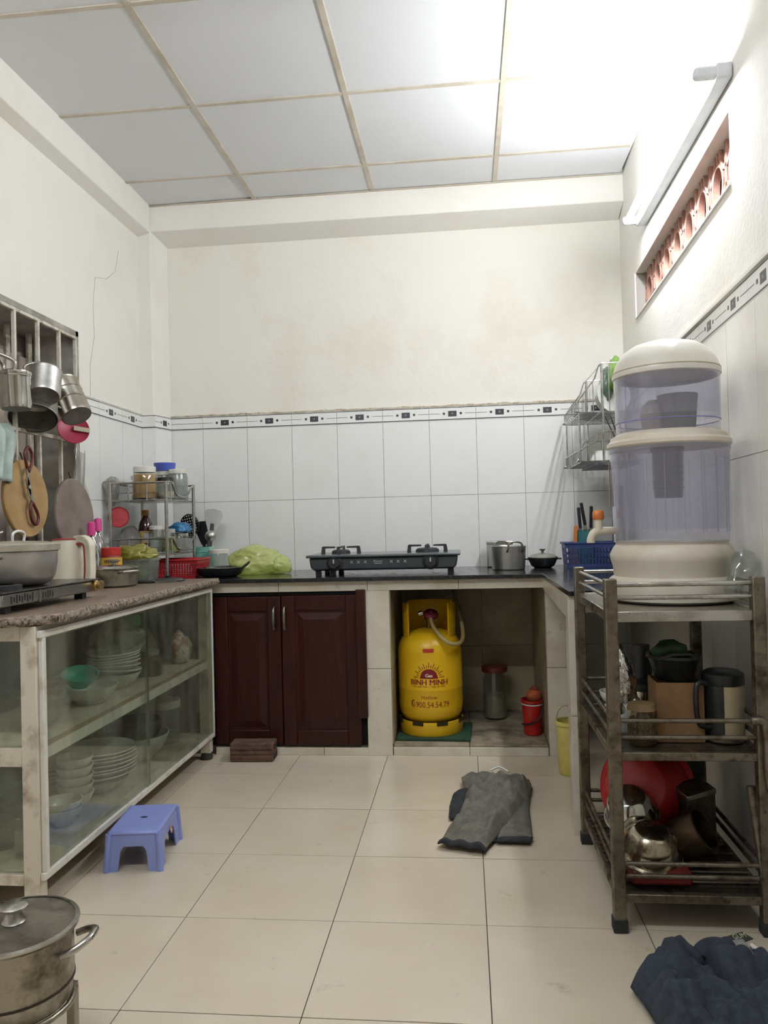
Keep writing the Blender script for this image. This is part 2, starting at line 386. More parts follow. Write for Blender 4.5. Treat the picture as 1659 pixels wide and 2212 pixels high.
MB().box(-.565, -.545, -1.75, -.60, .9, 1.66).build('board', M('dusty brown board', 'c9bcb0', 'b3a69a', rough=.9, scale=4), ow, bevel=.004)
box('ledge', reveal, ow, -.8, -.50, -3.2, .1, 1.93, 2.0); box('ledge', reveal, ow, -.8, -.50, -3.2, .1, .8, .9)
# pier and beams
t1 = MB().hexa([(XL-.01, -.14, 0), (-.218, -.14, 0), (-.183, .01, 0), (XL-.01, .01, 0)], [(XL-.01, -.14, 2.66), (-.222, -.14, 2.66), (-.183, .01, 2.66), (XL-.01, .01, 2.66)]).build('trim_1', plaster, bevel=.006)
struct('trim_1', 'square plastered pier in the back left corner', t1)
# pier tiles: front face and side face
FPf = (Vector((0, -.148, 0)), 0.0); FPs = (Vector((-.181, 0, 0)), atan2(.14, -.036)-0)
tiled(t1, FPf, [-.286, -.212], lrows, tile_w)
b = box('border_tile', tile_w, t1, -.286, -.212, -.148, -.14, ZB, ZB+.073)
box('tile_print', ink, b, -.286, -.212, -.1486, -.147, ZB+.003, ZB+.008); box('tile_print', ink, b, -.286, -.212, -.1486, -.147, ZB+.067, ZB+.07)
sd = Vector((.036, .15, 0)).normalized(); an = atan2(sd.y, sd.x)
FPs = (Vector((-.2125, -.148, 0)), an)
tiled(t1, FPs, [0, .148], lrows, tile_w)
border_set(t1, FPs, (.074, 0, ZB+.0365), .25) if False else None
b = box('border_tile', tile_w, t1, 0, .148, 0, .008, -.0365, .0365); place(b, FPs, (0, 0, ZB+.0365))
mb = MB().box(0, .148, -.0006, .001, -.0335, -.0285).box(0, .148, -.0006, .001, .0305, .0335).box(.07, .105, -.0006, .001, -.016, .014).box(.05, .058, -.0006, .001, -.006, .006).box(.117, .125, -.0006, .001, -.006, .006).box(0, .04, -.0006, .001, -.001, .001)
mb.build('tile_print', ink, b)
t2 = MB().hexa([(XL-.1, -.135, 2.652), (XR, -.135, 2.652), (XR, .02, 2.605), (XL-.1, .02, 2.605)], [(XL-.1, -.135, 2.86), (XR, -.135, 2.86), (XR, .02, 2.86), (XL-.1, .02, 2.86)]).build('trim_2', plaster, bevel=.004)
struct('trim_2', 'plastered beam along the top of the back wall', t2)
t3 = MB().hexa([(XL-.02, YN, 2.625), (-.25, YN, 2.645), (-.224, -.137, 2.645), (XL-.02, -.137, 2.625)], [(XL-.02, YN, 2.86), (-.25, YN, 2.86), (-.224, -.137, 2.86), (XL-.02, -.137, 2.86)]).build('trim_3', plaster, bevel=.004)
struct('trim_3', 'plastered beam along the top of the left wall', t3)
# right wall, turned slightly inwards towards the camera; vent opening with breeze blocks
TH = -.037
RX = Tr(XR, 0, 0) @ Rot(TH, 'Z')              # local frame: x into the wall, -y towards the camera
VY0, VY1, VZ0, VZ1 = -1.87, -.40, 1.985, 2.195
mb = MB(RX).box(.004, .13, YN-.2, .1, -.1, VZ0).box(.004, .13, YN-.2, .1, VZ1, 2.9).box(.004, .13, VY1, .1, VZ0, VZ1).box(.004, .13, YN-.2, VY0, VZ0, VZ1)
wr = mb.build('wall_right', plaster); struct('wall_right', 'cream right wall with a long vent opening above tiles', wr)
FR = (Vector((XR, 0, 0)), R(-90)+TH)          # local x = towards the camera
MB(RX).box(-.001, .006, -6.4, 0, 0, 1.678).build('grout_bed', grout_l, wr)
RB = 1.603; rc = [0]+[.02+.2565*i for i in range(1, 25)]
rc = [0.0]+[.2565*i+.005 for i in range(1, 25)]
FR2 = (FR[0] + Rot(FR[1], 'Z') @ Vector((0, -.003, 0)), FR[1])
tiled(wr, FR2, rc[:14], [0, .4, .8, 1.2, RB], tile_r)
bar_col = [.25*i+.02 for i in range(0, 16)]
for a in [.13+.2495*i for i in range(0, 14)]: border_set(wr, FR2, (a, 0, RB+.0365), .25)
box('tile_cap', plaster, wr, 0, 3.6, -.008, .008, RB+.074, RB+.084, X=Tr(XR, 0, 0) @ Rot(R(-90)+TH, 'Z') @ Tr(0, -.003, 0))
# vent
w2 = struct('window_2', 'long high vent opening filled with pink pierced blocks')
pinkb = M('pink terracotta block', 'c59a8a', 'a87c6c', rough=.85, scale=12, bump=.2)
voidm = M('dark grey void', '55565c', '3c3d42', rough=.95, scale=4)
MB(RX).box(.115, .125, VY0-.01, VY1+.01, VZ0-.01, VZ1+.01).build('void_back', voidm, w2)
bw = (VY1-VY0)/8
def block():
    mb = MB(); w, h = bw/2, (VZ1-VZ0)/2
    def ribbon(pts, closed=False, t=.006, d=.022):     # a flat strip of clay following pts in the block face
        n = len(pts); vs = []
        for i, (y, z) in enumerate(pts):
            a = pts[i-1] if (i or closed) else pts[0]; c = pts[(i+1) % n] if (i < n-1 or closed) else pts[-1]
            ty, tz = c[0]-a[0], c[1]-a[1]; L_ = sqrt(ty*ty+tz*tz) or 1; ny, nz = -tz/L_*t, ty/L_*t
            vs += [(0, y+ny, z+nz), (0, y-ny, z-nz), (d, y-ny, z-nz), (d, y+ny, z+nz)]
        fs = []
        for i in range(n if closed else n-1):
            A, B = i*4, ((i+1) % n)*4
            for j in range(4): fs.append((A+j, A+(j+1) % 4, B+(j+1) % 4, B+j))
        mb.add(vs, fs)
    ribbon([(-w+.003, -h), (-w+.003, h)]); ribbon([(w-.003, -h), (w-.003, h)])
    ribbon([(w*.62*cos(a), h*.62*sin(a)) for a in [2*pi*i/26 for i in range(26)]], True)
    for sy, sz in ((-1, -1), (1, -1), (1, 1), (-1, 1)):
        ribbon([(sy*(w-w*.72*cos(a)), sz*(h-h*.72*sin(a))) for a in [pi/2*i/8 for i in range(9)]])
    ribbon([(0, h*.62), (0, h)]); ribbon([(0, -h*.62), (0, -h)])
    return mb
first = None
for i in range(8):
    loc = RX @ Vector((.045, VY0+bw*(i+.5), (VZ0+VZ1)/2))
    if first is None: first = block().build('breeze_block', pinkb, w2, smooth=40, loc=loc); o = first
    else: o = inst(first, loc, w2)
    o.rotation_euler = (0, 0, TH)
MB(RX).box(-.002, .118, VY0-.004, VY1+.004, VZ0-.006, VZ0).box(-.002, .118, VY1, VY1+.006, VZ0, VZ1).build('reveal', plaster, w2)
# wall behind the camera
wf = MB().box(XL-.12, XR+.3, YN-.12, YN, -.1, 2.9).build('wall_front', plaster); struct('wall_front', 'plain cream wall behind the camera', wf)

# ------------------------------------------------------------------ fluorescent lamps
def lamp(y0, y1, z0, z1, strength, label, n):
    o = thing('tube_lamp', label, 'lamp', (0, 0, 0))
    Xl = RX @ Tr(0, (y0+y1)/2, (z0+z1)/2) @ Rot(atan2(z1-z0, y1-y0), 'X'); L_ = abs(y1-y0)/2
    o.matrix_world = Xl
    wht = M('lamp batten', 'd9dcde', 'c8ccd0', rough=.4, scale=6)
    MB().box(-.042, .002, -L_-.03, L_+.03, -.022, .022).build('batten', wht, o, bevel=.006)
    for s in (-1, 1):
        MB().box(-.10, -.005, s*(L_+.012)-.016, s*(L_+.012)+.016, -.016, .018).build('end_cap', wht, o, bevel=.01)
    MB(Tr(-.078, -L_, 0) @ Rot(R(-90), 'X')).lathe([(0, 0), (.0135, 0), (.0135, 2*L_), (0, 2*L_)], 20).build('tube', EM('tube glow %d' % n, TUBE_COLOR, strength), o, smooth=40)
lamp(-1.90, -.71, 2.285, 2.335, TUBE_STRENGTH, 'lit fluorescent tube lamp on the right wall above the vent', 1)
# an unseen tube added behind the camera as fill for walls and floor
l2_ = thing('fill_lamp', 'added fill tube lamp on the ceiling behind the camera', 'lamp', (.75, -3.45, ZC))
MB().box(-.62, .62, -.025, .025, -.04, -.003).build('batten', M('lamp batten', 'd9dcde'), l2_, bevel=.005)
for s_ in (-1, 1): box('end_cap', M('lamp batten', 'd9dcde'), l2_, s_*.6-.014, s_*.6+.014, -.016, .016, -.09, -.03, bevel=.006)
MB(Tr(-.59, 0, -.075) @ Rot(R(90), 'Y')).lathe([(0, 0), (.0135, 0), (.0135, 1.18), (0, 1.18)], 20).build('tube', EM('tube glow 2', TUBE_COLOR, FILL_STRENGTH), l2_, smooth=40)

# ------------------------------------------------------------------ left side: glass fronted cabinet
CX0, CX1, CY0, CY1 = -.27, .26, -2.163, -.715
gc = thing('glass_cabinet', 'cream aluminium cabinet with dusty sliding glass doors on the left', 'cabinet', (0, 0, 0))
def cb(name, m, *a, **k): return box(name, m, gc, *a, **k)
for y in (CY0, CY1-.04):
    for x in (CX0, CX1-.045):
        cb('post', cream_al, x, x+.045, y, y+.04, .03, .785, bevel=.002)
        MB(Tr(x+.022, y+.02, 0)).lathe([(0, 0), (.026, 0), (.028, .012), (.02, .034), (0, .034)], 14).build('foot', M('grey rubber foot', '4b4640', '332f2b', rough=.8), gc, smooth=40)
for z0, z1 in ((.745, .788), (.085, .115)):
    cb('rail', cream_al, CX1-.04, CX1, CY0+.04, CY1-.04, z0, z1, bevel=.002)
    cb('rail', cream_al, CX0, CX0+.04, CY0+.04, CY1-.04, z0, z1, bevel=.002)
    for y in (CY0, CY1-.04): cb('rail', cream_al, CX0+.045, CX1-.045, y, y+.035, z0, z1, bevel=.002)
cb('rail', cream_al, CX0+.045, CX1-.045, CY0, CY0+.035, .405, .455, bevel=.002)
# white sliding track round the front glass
for z0, z1 in ((.752, .772), (.098, .118)): cb('track', white_al, CX1, CX1+.014, CY0+.005, CY1-.005, z0, z1, bevel=.002)
for y0 in (CY0+.012, CY1-.022): cb('track', white_al, CX1, CX1+.014, y0, y0+.018, .118, .752, bevel=.002)
cb('shelf', M('cream shelf board', 'd8d0bf', 'b5a88f', rough=.6, scale=6), CX0+.01, CX1-.016, CY0+.035, CY1-.03, .438, .452)
cb('shelf_edge', M('brown shelf lip', 'a08a6c', '8a7458', rough=.6, scale=6), CX1-.016, CX1-.012, CY0+.035, CY1-.03, .444, .455)
cb('shelf_edge', white_al, CX1-.014, CX1-.006, CY0+.035, CY1-.03, .412, .443)
cb('bottom_board', M('cabinet floor board', 'cfc7b6', 'a59a85', rough=.6, scale=6), CX0, CX1-.005, CY0+.03, CY1-.03, .10, .112)
cb('back_board', M('cabinet back board', '8c8f7c', '6d705f', rough=.7, scale=5), CX0-.004, CX0, CY0+.03, CY1-.03, .11, .785)
ym = -1.45
d1 = cb('glass_door', glass_cab, CX1+.001, CX1+.005, CY0+.03, ym+.02, .118, .752)
d2 = cb('glass_door', glass_cab, CX1+.008, CX1+.012, ym-.02, CY1-.022, .118, .752)
cb('door_edge', M('green glass edge', '3d4a3e', rough=.2), CX1+.0005, CX1+.0056, ym+.017, ym+.0205, .118, .752)
cb('end_glass', glass_cab, CX0+.045, CX1-.045, CY0+.012, CY0+.016, .115, .405)
cb('end_glass', glass_cab, CX0+.045, CX1-.045, CY0+.012, CY0+.016, .455, .745)
cb('end_glass', glass_cab, CX0+.045, CX1-.045, CY1-.016, CY1-.012, .115, .745)
# stone slab on top
sl = thing('stone_slab', 'brown speckled stone slab with a chipped edge on the glass cabinet', 'worktop', (0, 0, .788))
poly = [(-.285, -2.21), (.20, -2.21), (.305, -2.13), (.305, -.72), (-.285, -.72)]
MB().prism(poly, .008, .026).build('slab', granite, sl, bevel=.003)
def edge(pts, n=60):
    mb = MB()
    for (ax, ay), (bx_, by) in zip(pts, pts[1:]):
        L_ = sqrt((bx_-ax)**2+(by-ay)**2); k = max(2, int(L_/.02)); d = Vector((bx_-ax, by-ay, 0)).normalized(); nrm = Vector((d.y, -d.x, 0))
        def fn(u, v, ax=ax, ay=ay, d=d, nrm=nrm, L_=L_):
            p = Vector((ax, ay, 0))+d*(u*L_)
            j = .005*noise.noise(Vector((p.x*45, p.y*45, v*3)))
            return p+nrm*((-.001, .004, .003, -.002)[int(round(v*3))]+j)+Vector((0, 0, .0+.027*v+.002*noise.noise(p*60)))
        mb.grid(fn, k, 3)
    return mb
edge([(-.285, -2.21), (.20, -2.21), (.305, -2.13), (.305, -.72)]).build('chipped_edge', granite_e, sl, smooth=60)
MB().prism([(-.284, -2.2), (.198, -2.2), (.298, -2.126), (.298, -.722), (-.284, -.722)], 0, .008).build('underside', granite_e, sl)
ST = .814     # top of the slab

# ---- crockery
def plate(r, h=.02):
    return MB().lathe([(0, .004), (r*.55, .004), (r*.6, 0), (r*.66, .003), (r*.95, h-.004), (r, h), (r*.99, h+.003), (r*.62, .008), (0, .008)], 28)
def bowl(r, h, t=.004, foot=.5):
    return MB().lathe([(0, .004), (r*foot-.004, .004), (r*foot-.004, 0), (r*foot, 0), (r*foot+.002, .008), (r*.8, h*.42), (r*.95, h*.8), (r, h), (r-t, h), (r*.95-t, h*.8), (r*.8-t, h*.44), (r*foot, .014), (0, .012)], 28)
pl_p = None
def put(mesh_src, name, loc, label, cat, group=None, rot=None, scale=None):
    o = mesh_src.copy(); col.objects.link(o); o.name = name; o.location = loc
    if rot: o.rotation_euler = rot
    if scale: o.scale = scale
    return tag(o, label, cat, group)
def hold(mb, name, m):   # a prototype that is then used by put(); first use moves it
    return mb.build(name, m, smooth=42)
# upper shelf
pp = hold(plate(.098), 'plate', porcelain); first_used = False
for k in range(6):
    o = pp if k == 0 else put(pp, 'plate', (0, 0, 0), '', 'plate')
    o.location = (.10+.004*random.uniform(-1, 1), -1.36+.004*random.uniform(-1, 1), .505+k*.013); o.rotation_euler = (R(-4+k), R(3), k)
    tag(o, 'white plate in the stack on the upper cabinet shelf', 'plate', 'plates stacked on the upper shelf')
pb = hold(bowl(.095, .058), 'serving_bowl', porcelain); pb.location = (.105, -1.36, .453); tag(pb, 'white serving bowl under the plate stack on the upper shelf', 'bowl')
b2 = put(pb, 'serving_bowl', (.125, -1.60, .453), 'white serving bowl beside the lying glass jar in the cabinet', 'bowl')
MBt = bowl(.062, .045); tb = MBt.build('teal_bowl', M('teal plastic', '58c9b2', '49b8a1', rough=.35), smooth=42); tb.location = (.09, -1.60, .512); tb.rotation_euler = (R(14), R(12), 0); tag(tb, 'teal plastic bowl perched above the white bowls in the cabinet', 'bowl')
wb2 = MB().lathe([(0, 0), (.03, 0), (.075, .03), (.09, .062), (.087, .064), (.07, .034), (0, .008)], 26).build('glass_bowl', glass_c, smooth=42); wb2.location = (-.075, -1.60, .455); tag(wb2, 'clear glass bowl behind the white bowls on the upper shelf', 'bowl')
jar = thing('glass_jar', 'big clear glass jar lying on its side on the upper shelf', 'jar', (.14, -1.90, .512), rot=(R(-90), 0, R(14)))
MB().lathe([(0, 0), (.05, 0), (.057, .008), (.058, .13), (.052, .15), (.045, .156), (.045, .172), (.042, .172), (.042, .156), (.054, .13), (.053, .01), (0, .006)], 28, Tr(0, 0, -.07)).build('body', glass_c, jar, smooth=40)
MB(Tr(0, 0, .09)).lathe([(.046, 0), (.05, .002), (.05, .01), (.046, .012)], 28).build('rim', glass_c, jar, smooth=50)
gb_ = thing('green_bag', 'clear bag with a green tie on the plate stack in the cabinet', 'bag', (.09, -1.30, .585))
bag('bag_body', G('clear crinkled bag', 'eef0e4', film=.25, filmhi=.5, filmc='d9dcc4', rough=.15), gb_, (0, 0, .045), (.085, .10, .06), 4, .3, lvl=3)
bag('bag_tie', M('green wrap', '55b56a', '3f9a53', rough=.5), gb_, (.01, .10, .10), (.035, .045, .03), 9, .35, lvl=3, flat=False)
bb_ = bag('brown_bag', G('tan plastic bag', 'cdbfa8', film=.55, filmhi=.75, filmc='a6977e', rough=.3), None, (0, 0, .0), (.10, .11, .12), 11, .25, lvl=3, loc=(.0, -.98, .53)); tag(bb_, 'tan plastic bag at the far end of the upper cabinet shelf', 'bag')
dj = thing('storage_jar', 'small brown jar beside the tan bag on the upper cabinet shelf', 'jar', (.14, -1.12, .453))
MB().lathe([(0, 0), (.045, 0), (.05, .01), (.05, .06), (.035, .075), (.035, .085), (0, .085)], 22).build('body', M('brown glazed jar', '5a4538', '453328', rough=.3), dj, smooth=40)
MB().lathe([(.036, .083), (.038, .084), (.038, .1), (0, .102)], 22).build('lid', M('grey jar lid', '8d8880', rough=.4), dj, smooth=40)
sp_ = bag('snack_bag', M('brown and white packet', 'b58c74', 'd6cfc2', rough=.4, scale=25, lo=.48, hi=.52), None, (0, 0, 0), (.045, .06, .08), 21, .2, lvl=3, loc=(.16, -.83, .505)); tag(sp_, 'brown and white packet against the far glass of the upper shelf', 'packet')
# lower shelf
pl = hold(plate(.125, .024), 'dinner_plate', porcelain)
k = 0
for base, n, dz, c in (((.10, -1.47), 7, .0135, 0), ((-.14, -1.37), 4, .0145, 1)):
    for i in range(n):
        o = pl if k == 0 else put(pl, 'dinner_plate', (0, 0, 0), '', 'plate'); k += 1
        o.location = (base[0]+random.uniform(-.006, .006), base[1]+random.uniform(-.006, .006), (.158 if c == 0 else .114)+i*dz); o.rotation_euler = (R(random.uniform(-2, 2)), R(random.uniform(-2, 2)), i)
        tag(o, ('white dinner plate in the tall stack on the cabinet floor', 'white dinner plate in the short stack behind on the cabinet floor')[c], 'plate', ('tall plate stack', 'short plate stack')[c])
o = put(pb, 'soup_bowl', (.10, -1.47, .113), 'white soup bowl under the tall plate stack on the cabinet floor', 'bowl', scale=(1, 1, .75))
bwl = hold(bowl(.062, .055, foot=.42), 'rice_bowl', porcelain)
for i, (x, y, z) in enumerate(((.13, -1.80, .113), (.10, -1.80, .165))):
    o = bwl if i == 0 else put(bwl, 'rice_bowl', (0, 0, 0), '', 'bowl')
    o.location = (.13, -1.80, .113+i*.022); tag(o, ('lower', 'upper')[i]+' white rice bowl of the nested pair at the lower front glass', 'bowl')
for i in range(5):
    o = put(bwl, 'rice_bowl', (.10, -1.665, .113+i*.030), 'white rice bowl in the nested column behind the pair', 'bowl', 'nested rice bowls')
cup = thing('glass_mug', 'clear glass mug at the near corner of the cabinet floor', 'mug', (.15, -2.03, .113))
MB().lathe([(0, 0), (.034, 0), (.036, .004), (.038, .085), (.035, .085), (.033, .008), (0, .006)], 20).build('body', glass_c, cup, smooth=40)
MB().tube([(.036, 0, .07), (.056, 0, .068), (.06, 0, .045), (.055, 0, .022), (.036, 0, .02)], .005, 8).build('handle', glass_c, cup, smooth=60)
for i, (x, y) in enumerate(((.04, -1.98), (-.05, -2.0))):
    o = dup(cup, (x, y, .113), .8+i, ('clear glass mug second from the cabinet near corner', 'clear glass mug deepest behind the near corner post')[i])
big = bowl(.13, .10).build('mixing_bowl', M('grey white enamel', 'cfd2cb', 'bfc2ba', rough=.2), smooth=42); big.location = (.07, -1.10, .113); tag(big, 'large pale mixing bowl behind the glass door overlap on the cabinet floor', 'bowl')
dark = MB().lathe([(0, 0), (.08, 0), (.10, .03), (.105, .07), (.10, .07), (.095, .034), (0, .006)], 26).build('dark_pan', M('dark pan', '3c3d38', '2b2c28', rough=.4, metal=.5), smooth=42); dark.location = (.07, -1.10, .200); tag(dark, 'dark round pan resting in the large mixing bowl', 'pan')
for i, (x, y, h) in enumerate(((.09, -.86, .17), (-.09, -.86, .22))):
    o = thing('food_canister', ('short pale canister at the far end of the cabinet floor', 'tall pale canister against the cabinet back board')[i], 'canister', (x, y, .113))
    MB().lathe([(0, 0), (.065, 0), (.068, .006), (.068, h), (.06, h+.008), (0, h+.008)], 24).build('body', plast_cl, o, smooth=40)
    MB().lathe([(.0705, h-.02), (.0715, h-.018), (.0715, h+.012), (0, h+.014)], 24).build('lid', M('pale lid', 'c9c5b6', rough=.4), o, smooth=40)

# ------------------------------------------------------------------ on the slab
sv = thing('tabletop_stove', 'flat steel tabletop gas stove with a brass knob on the slab', 'stove', (0, 0, ST))
st_m = M('stained steel panel', '9c9993', '5d584f', rough=.3, metal=.9, scale=10, lo=.48, hi=.72, rough2=.5)
box('body', st_m, sv, -.165, .165, -2.16, -1.605, .022, .058, bevel=.004)
box('top_plate', M('dark steel top', '4a4743', '2d2b28', rough=.25, metal=.8, scale=12), sv, -.172, .172, -2.168, -1.598, .058, .064, bevel=.003)
for x in (-.13, .13):
    for y in (-2.1, -1.66): box('foot', black_pl, sv, x-.014, x+.014, y-.014, y+.014, 0, .022)
for y0, n, w in ((-2.12, 9, .009), (-1.955, 5, .008)):
    for i in range(n): box('vent_slot', M('slot black', '141312', rough=.8), sv, .1645, .1657, y0+i*.0135, y0+i*.0135+w*.65, .028+.004*(i % 2), .052-.003*((i+1) % 3))
box('trim_strip', steel, sv, .1645, .1665, -1.975, -1.966, .02, .058)
kn = MB(Tr(.165, -1.635, .042) @ Rot(R(90), 'Y')).lathe([(0, 0), (.018, 0), (.018, .012), (.013, .014), (.013, .026), (0, .026)], 20).build('knob', M('brass knob', 'cdb27a', '8f7440', rough=.3, metal=1), sv, smooth=40)
MB(Tr(.179, -1.615, .042) @ Rot(R(90), 'Y')).lathe([(0, 0), (.016, 0), (.016, .008), (0, .009)], 20).build('knob_cap', M('brass knob', 'cdb27a'), kn, smooth=40)
MB(Tr(.1, -2.05, .064)).lathe([(.03, 0), (.05, 0), (.05, .012), (.03, .014)], 24).build('burner', iron, sv, smooth=40)
cp = thing('stew_pot', 'large grey aluminium pot with a flat lid on the tabletop stove', 'pot', (.045, -1.90, ST+.066))
MB().lathe([(0, 0), (.085, 0), (.103, .008), (.116, .03), (.122, .07), (.123, .102), (.127, .106), (.119, .106), (.118, .07), (.10, .012), (0, .006)], 40).build('body', alu_d, cp, smooth=40)
ld = MB().lathe([(.118, .107), (.13, .106), (.131, .124), (.128, .127), (.09, .133), (0, .137), (0, .133)], 40).build('lid', M('pale lid metal', 'd2cdbf', 'b4ad9c', rough=.35, metal=.7, scale=8), cp, smooth=40)
MB().tube(smoothpath([(.012, -.03, .134), (.014, -.03, .158), (.014, 0, .166), (.014, .03, .158), (.012, .03, .134)]), .0045, 8).build('lid_handle', porcelain, ld, smooth=60)
MB().tube([(-.05, -.1, .137), (-.02, -.03, .165)], .004, 8).build('lid_bar', alu, ld, smooth=60)
for s in (-1, 1): MB().tube(smoothpath([(.03, s*.12, .088), (.03, s*.152, .09), (-.03, s*.152, .09), (-.03, s*.12, .088)]), .005, 8).build('handle', alu, cp, smooth=60)
kt = thing('electric_kettle', 'cream plastic kettle with red trim behind the aluminium pot', 'kettle', (-.10, -1.30, ST), rz=R(-22))
kcr = M('grubby cream plastic', 'e2dcc8', 'b7ad90', rough=.4, scale=9, lo=.5, hi=.8)
MB().lathe([(0, 0), (.068, 0), (.072, .006), (.07, .05), (.06, .185), (.058, .197), (0, .197)], 32).build('body', kcr, kt, smooth=40)
MB().lathe([(.0, .196), (.06, .196), (.06, .199), (.05, .202), (0, .203)], 28).build('lid', M('red plastic', 'a83a34', '8e2d29', rough=.4), kt, smooth=40)
hp = smoothpath([(.04, 0, .195), (.085, 0, .197), (.112, 0, .18), (.118, 0, .14), (.118, 0, .07), (.108, 0, .03), (.07, 0, .022)], 5)
def strap(path, w, t):
    mb = MB(); P = [Vector(p) for p in path]; rows = []
    for i, p in enumerate(P):
        d = (P[min(i+1, len(P)-1)]-P[max(i-1, 0)]).normalized(); n = Vector((d.z, 0, -d.x))
        rows.append([p+n*t+Vector((0, w, 0)), p+n*t-Vector((0, w, 0)), p-n*t-Vector((0, w, 0)), p-n*t+Vector((0, w, 0))])
    v = [q for r in rows for q in r]; f = []
    for i in range(len(rows)-1):
        for j in range(4): f.append((i*4+j, i*4+(j+1) % 4, i*4+4+(j+1) % 4, i*4+4+j))
    f += [(3, 2, 1, 0), tuple(len(v)-4+j for j in range(4))]
    return mb.add(v, f)
def offs(path, d):
    P = [Vector(p) for p in path]; o_ = []
    for i, p in enumerate(P):
        t = (P[min(i+1, len(P)-1)]-P[max(i-1, 0)]).normalized(); o_.append(p-Vector((t.z, 0, -t.x))*(-1 if True else 1)*-d)
    return o_
hd = strap(hp, .014, .015).build('handle', kcr, kt, bevel=.004)
strap(offs(hp[1:-3], -.0175), .0143, .0032).build('handle_trim', M('red plastic', 'a83a34'), hd, bevel=.002)
MB().hexa([(-.05, -.02, .15), (-.05, .02, .15), (-.058, .02, .15), (-.058, -.02, .15)], [(-.05, -.022, .195), (-.05, .022, .195), (-.085, .01, .195), (-.085, -.01, .195)]).build('spout', kcr, kt, bevel=.003)
sc = thing('plastic_cup', 'small cloudy plastic cup standing between pot lid and kettle', 'cup', (-.14, -1.50, ST))
MB().lathe([(0, 0), (.03, 0), (.034, .15), (.042, .19), (.040, .19), (.031, .148), (.028, .004), (0, .004)], 22).build('body', M('cloudy cream plastic', 'cfc6b2', 'b8ae98', rough=.4), sc, smooth=40)
MB().lathe([(.040, .188), (.044, .19), (.044, .196), (.040, .196)], 22).build('rim', M('cloudy cream plastic', 'cfc6b2'), sc, smooth=40)
gt = MB().lathe([(0, 0), (.042, 0), (.045, .2), (.043, .2), (.04, .006), (0, .006)], 22).build('grey_tumbler', M('grey metal tumbler', '8e8c86', '6c6a64', rough=.4, metal=.6), smooth=40); gt.location = (-.225, -1.60, ST); tag(gt, 'grey metal tumbler below the round wooden chopping board', 'cup')
p2 = thing('lidded_saucepan', 'small dull stainless pot with flat lid on the slab middle', 'pot', (.0, -1.13, ST), rz=R(-35))
MB().lathe([(0, 0), (.082, 0), (.092, .008), (.094, .07), (.098, .073), (.09, .073), (.088, .01), (0, .006)], 36).build('body', steel_d, p2, smooth=40)
l2 = MB().lathe([(.088, .072), (.101, .073), (.101, .077), (.085, .083), (0, .09), (0, .086)], 36).build('lid', steel, p2, smooth=40)
MB(Tr(0, 0, .088)).lathe([(.01, 0), (.01, .01), (.026, .014), (.026, .019), (.018, .023), (0, .024)], 24).build('knob', steel_d, l2, smooth=40)
for s in (-1, 1): MB().tube(smoothpath([(s*.09, .03, .06), (s*.13, .03, .064), (s*.13, -.03, .064), (s*.09, -.03, .06)]), .006, 8).build('handle', steel, p2, smooth=60)
def screwjar(name, label, loc, r, h, body, lidm, lidh=.02, fill=None, fm=None, lab=None, rz=0, cat='jar', lr=None):
    o = thing(name, label, cat, loc, rz)
    MB().lathe([(0, 0), (r*.92, 0), (r, .006), (r, h*.8), (r*.86, h*.92), (r*.84, h), (r*.8, h), (r*.82, h*.92), (r*.95, h*.79), (r*.95, .008), (0, .004)], 26).build('body', body, o, smooth=40)
    q = lr or r*.92
    MB().lathe([(q-.004, h-.012), (q, h-.012), (q, h-.012+lidh), (q-.004, h-.009+lidh), (0, h-.008+lidh)], 26).build('lid', lidm, o, smooth=40)
    if fill: MB().lathe([(0, .005), (r*.93, .009), (r*.93, h*fill), (0, h*fill+.003)], 24).build('contents', fm, o, smooth=40)
    if lab:
        for (z0, z1, m_) in lab: MB().lathe([(r+.0006, z0*h), (r+.0006, z1*h)], 26).build('paper_label', m_, o, smooth=60)
    return o
white_lid = M('white lid', 'e2dfd6', 'd3cfc3', rough=.4); silver_lid = M('silver lid', 'c4c2bd', 'a9a6a0', rough=.25, metal=1)
red_lid = M('bright red lid', 'c8342c', 'b02a25', rough=.35); yel_lab = M('yellow label', 'd9b447', 'c79c34', rough=.5); grn_lab = M('green label', '3f7a4a', '356b40', rough=.5)
rj = screwjar('sauce_jar', 'jar with red lid and yellow and green label behind saucepan', (-.085, -.97, ST), .045, .135, M('red paste', 'a03a2e', '8a2d22', rough=.3), red_lid, .03, lab=[(.3, .6, grn_lab), (.6, .84, yel_lab)], rz=.6)
mb = MB()
for i in range(8):      # brush-like brand strokes too small to read
    a_ = -.75+i*.17; h_ = .012+.004*(i % 3)
    mb.box(-.0022, .0022, -.0007, .0007, -h_/2, h_/2, X=Tr(.0458*sin(a_), -.0458*cos(a_), .097) @ Rot(a_, 'Z') @ Rot(R(12-8*(i % 3)), 'Y'))
mb.build('label_strokes', M('brown print', '5a3a1c', rough=.6), rj)
MB().ball((.0455*sin(.45), -.0455*cos(.45), .062), .008, .003, .009).build('flower_print', porcelain, rj, smooth=60)
screwjar('spice_jar', 'clear jar with silver screw lid beside the kettle handle', (-.165, -1.02, ST), .038, .118, glass_c, silver_lid, .022, fill=.35, fm=M('brown spice', '6d4a33', '4e3423', rough=.9, scale=40))
tbx = thing('clear_tub', 'clear plastic tub of limes under a yellow bag by the rack', 'tub', (-.02, -.84, ST))
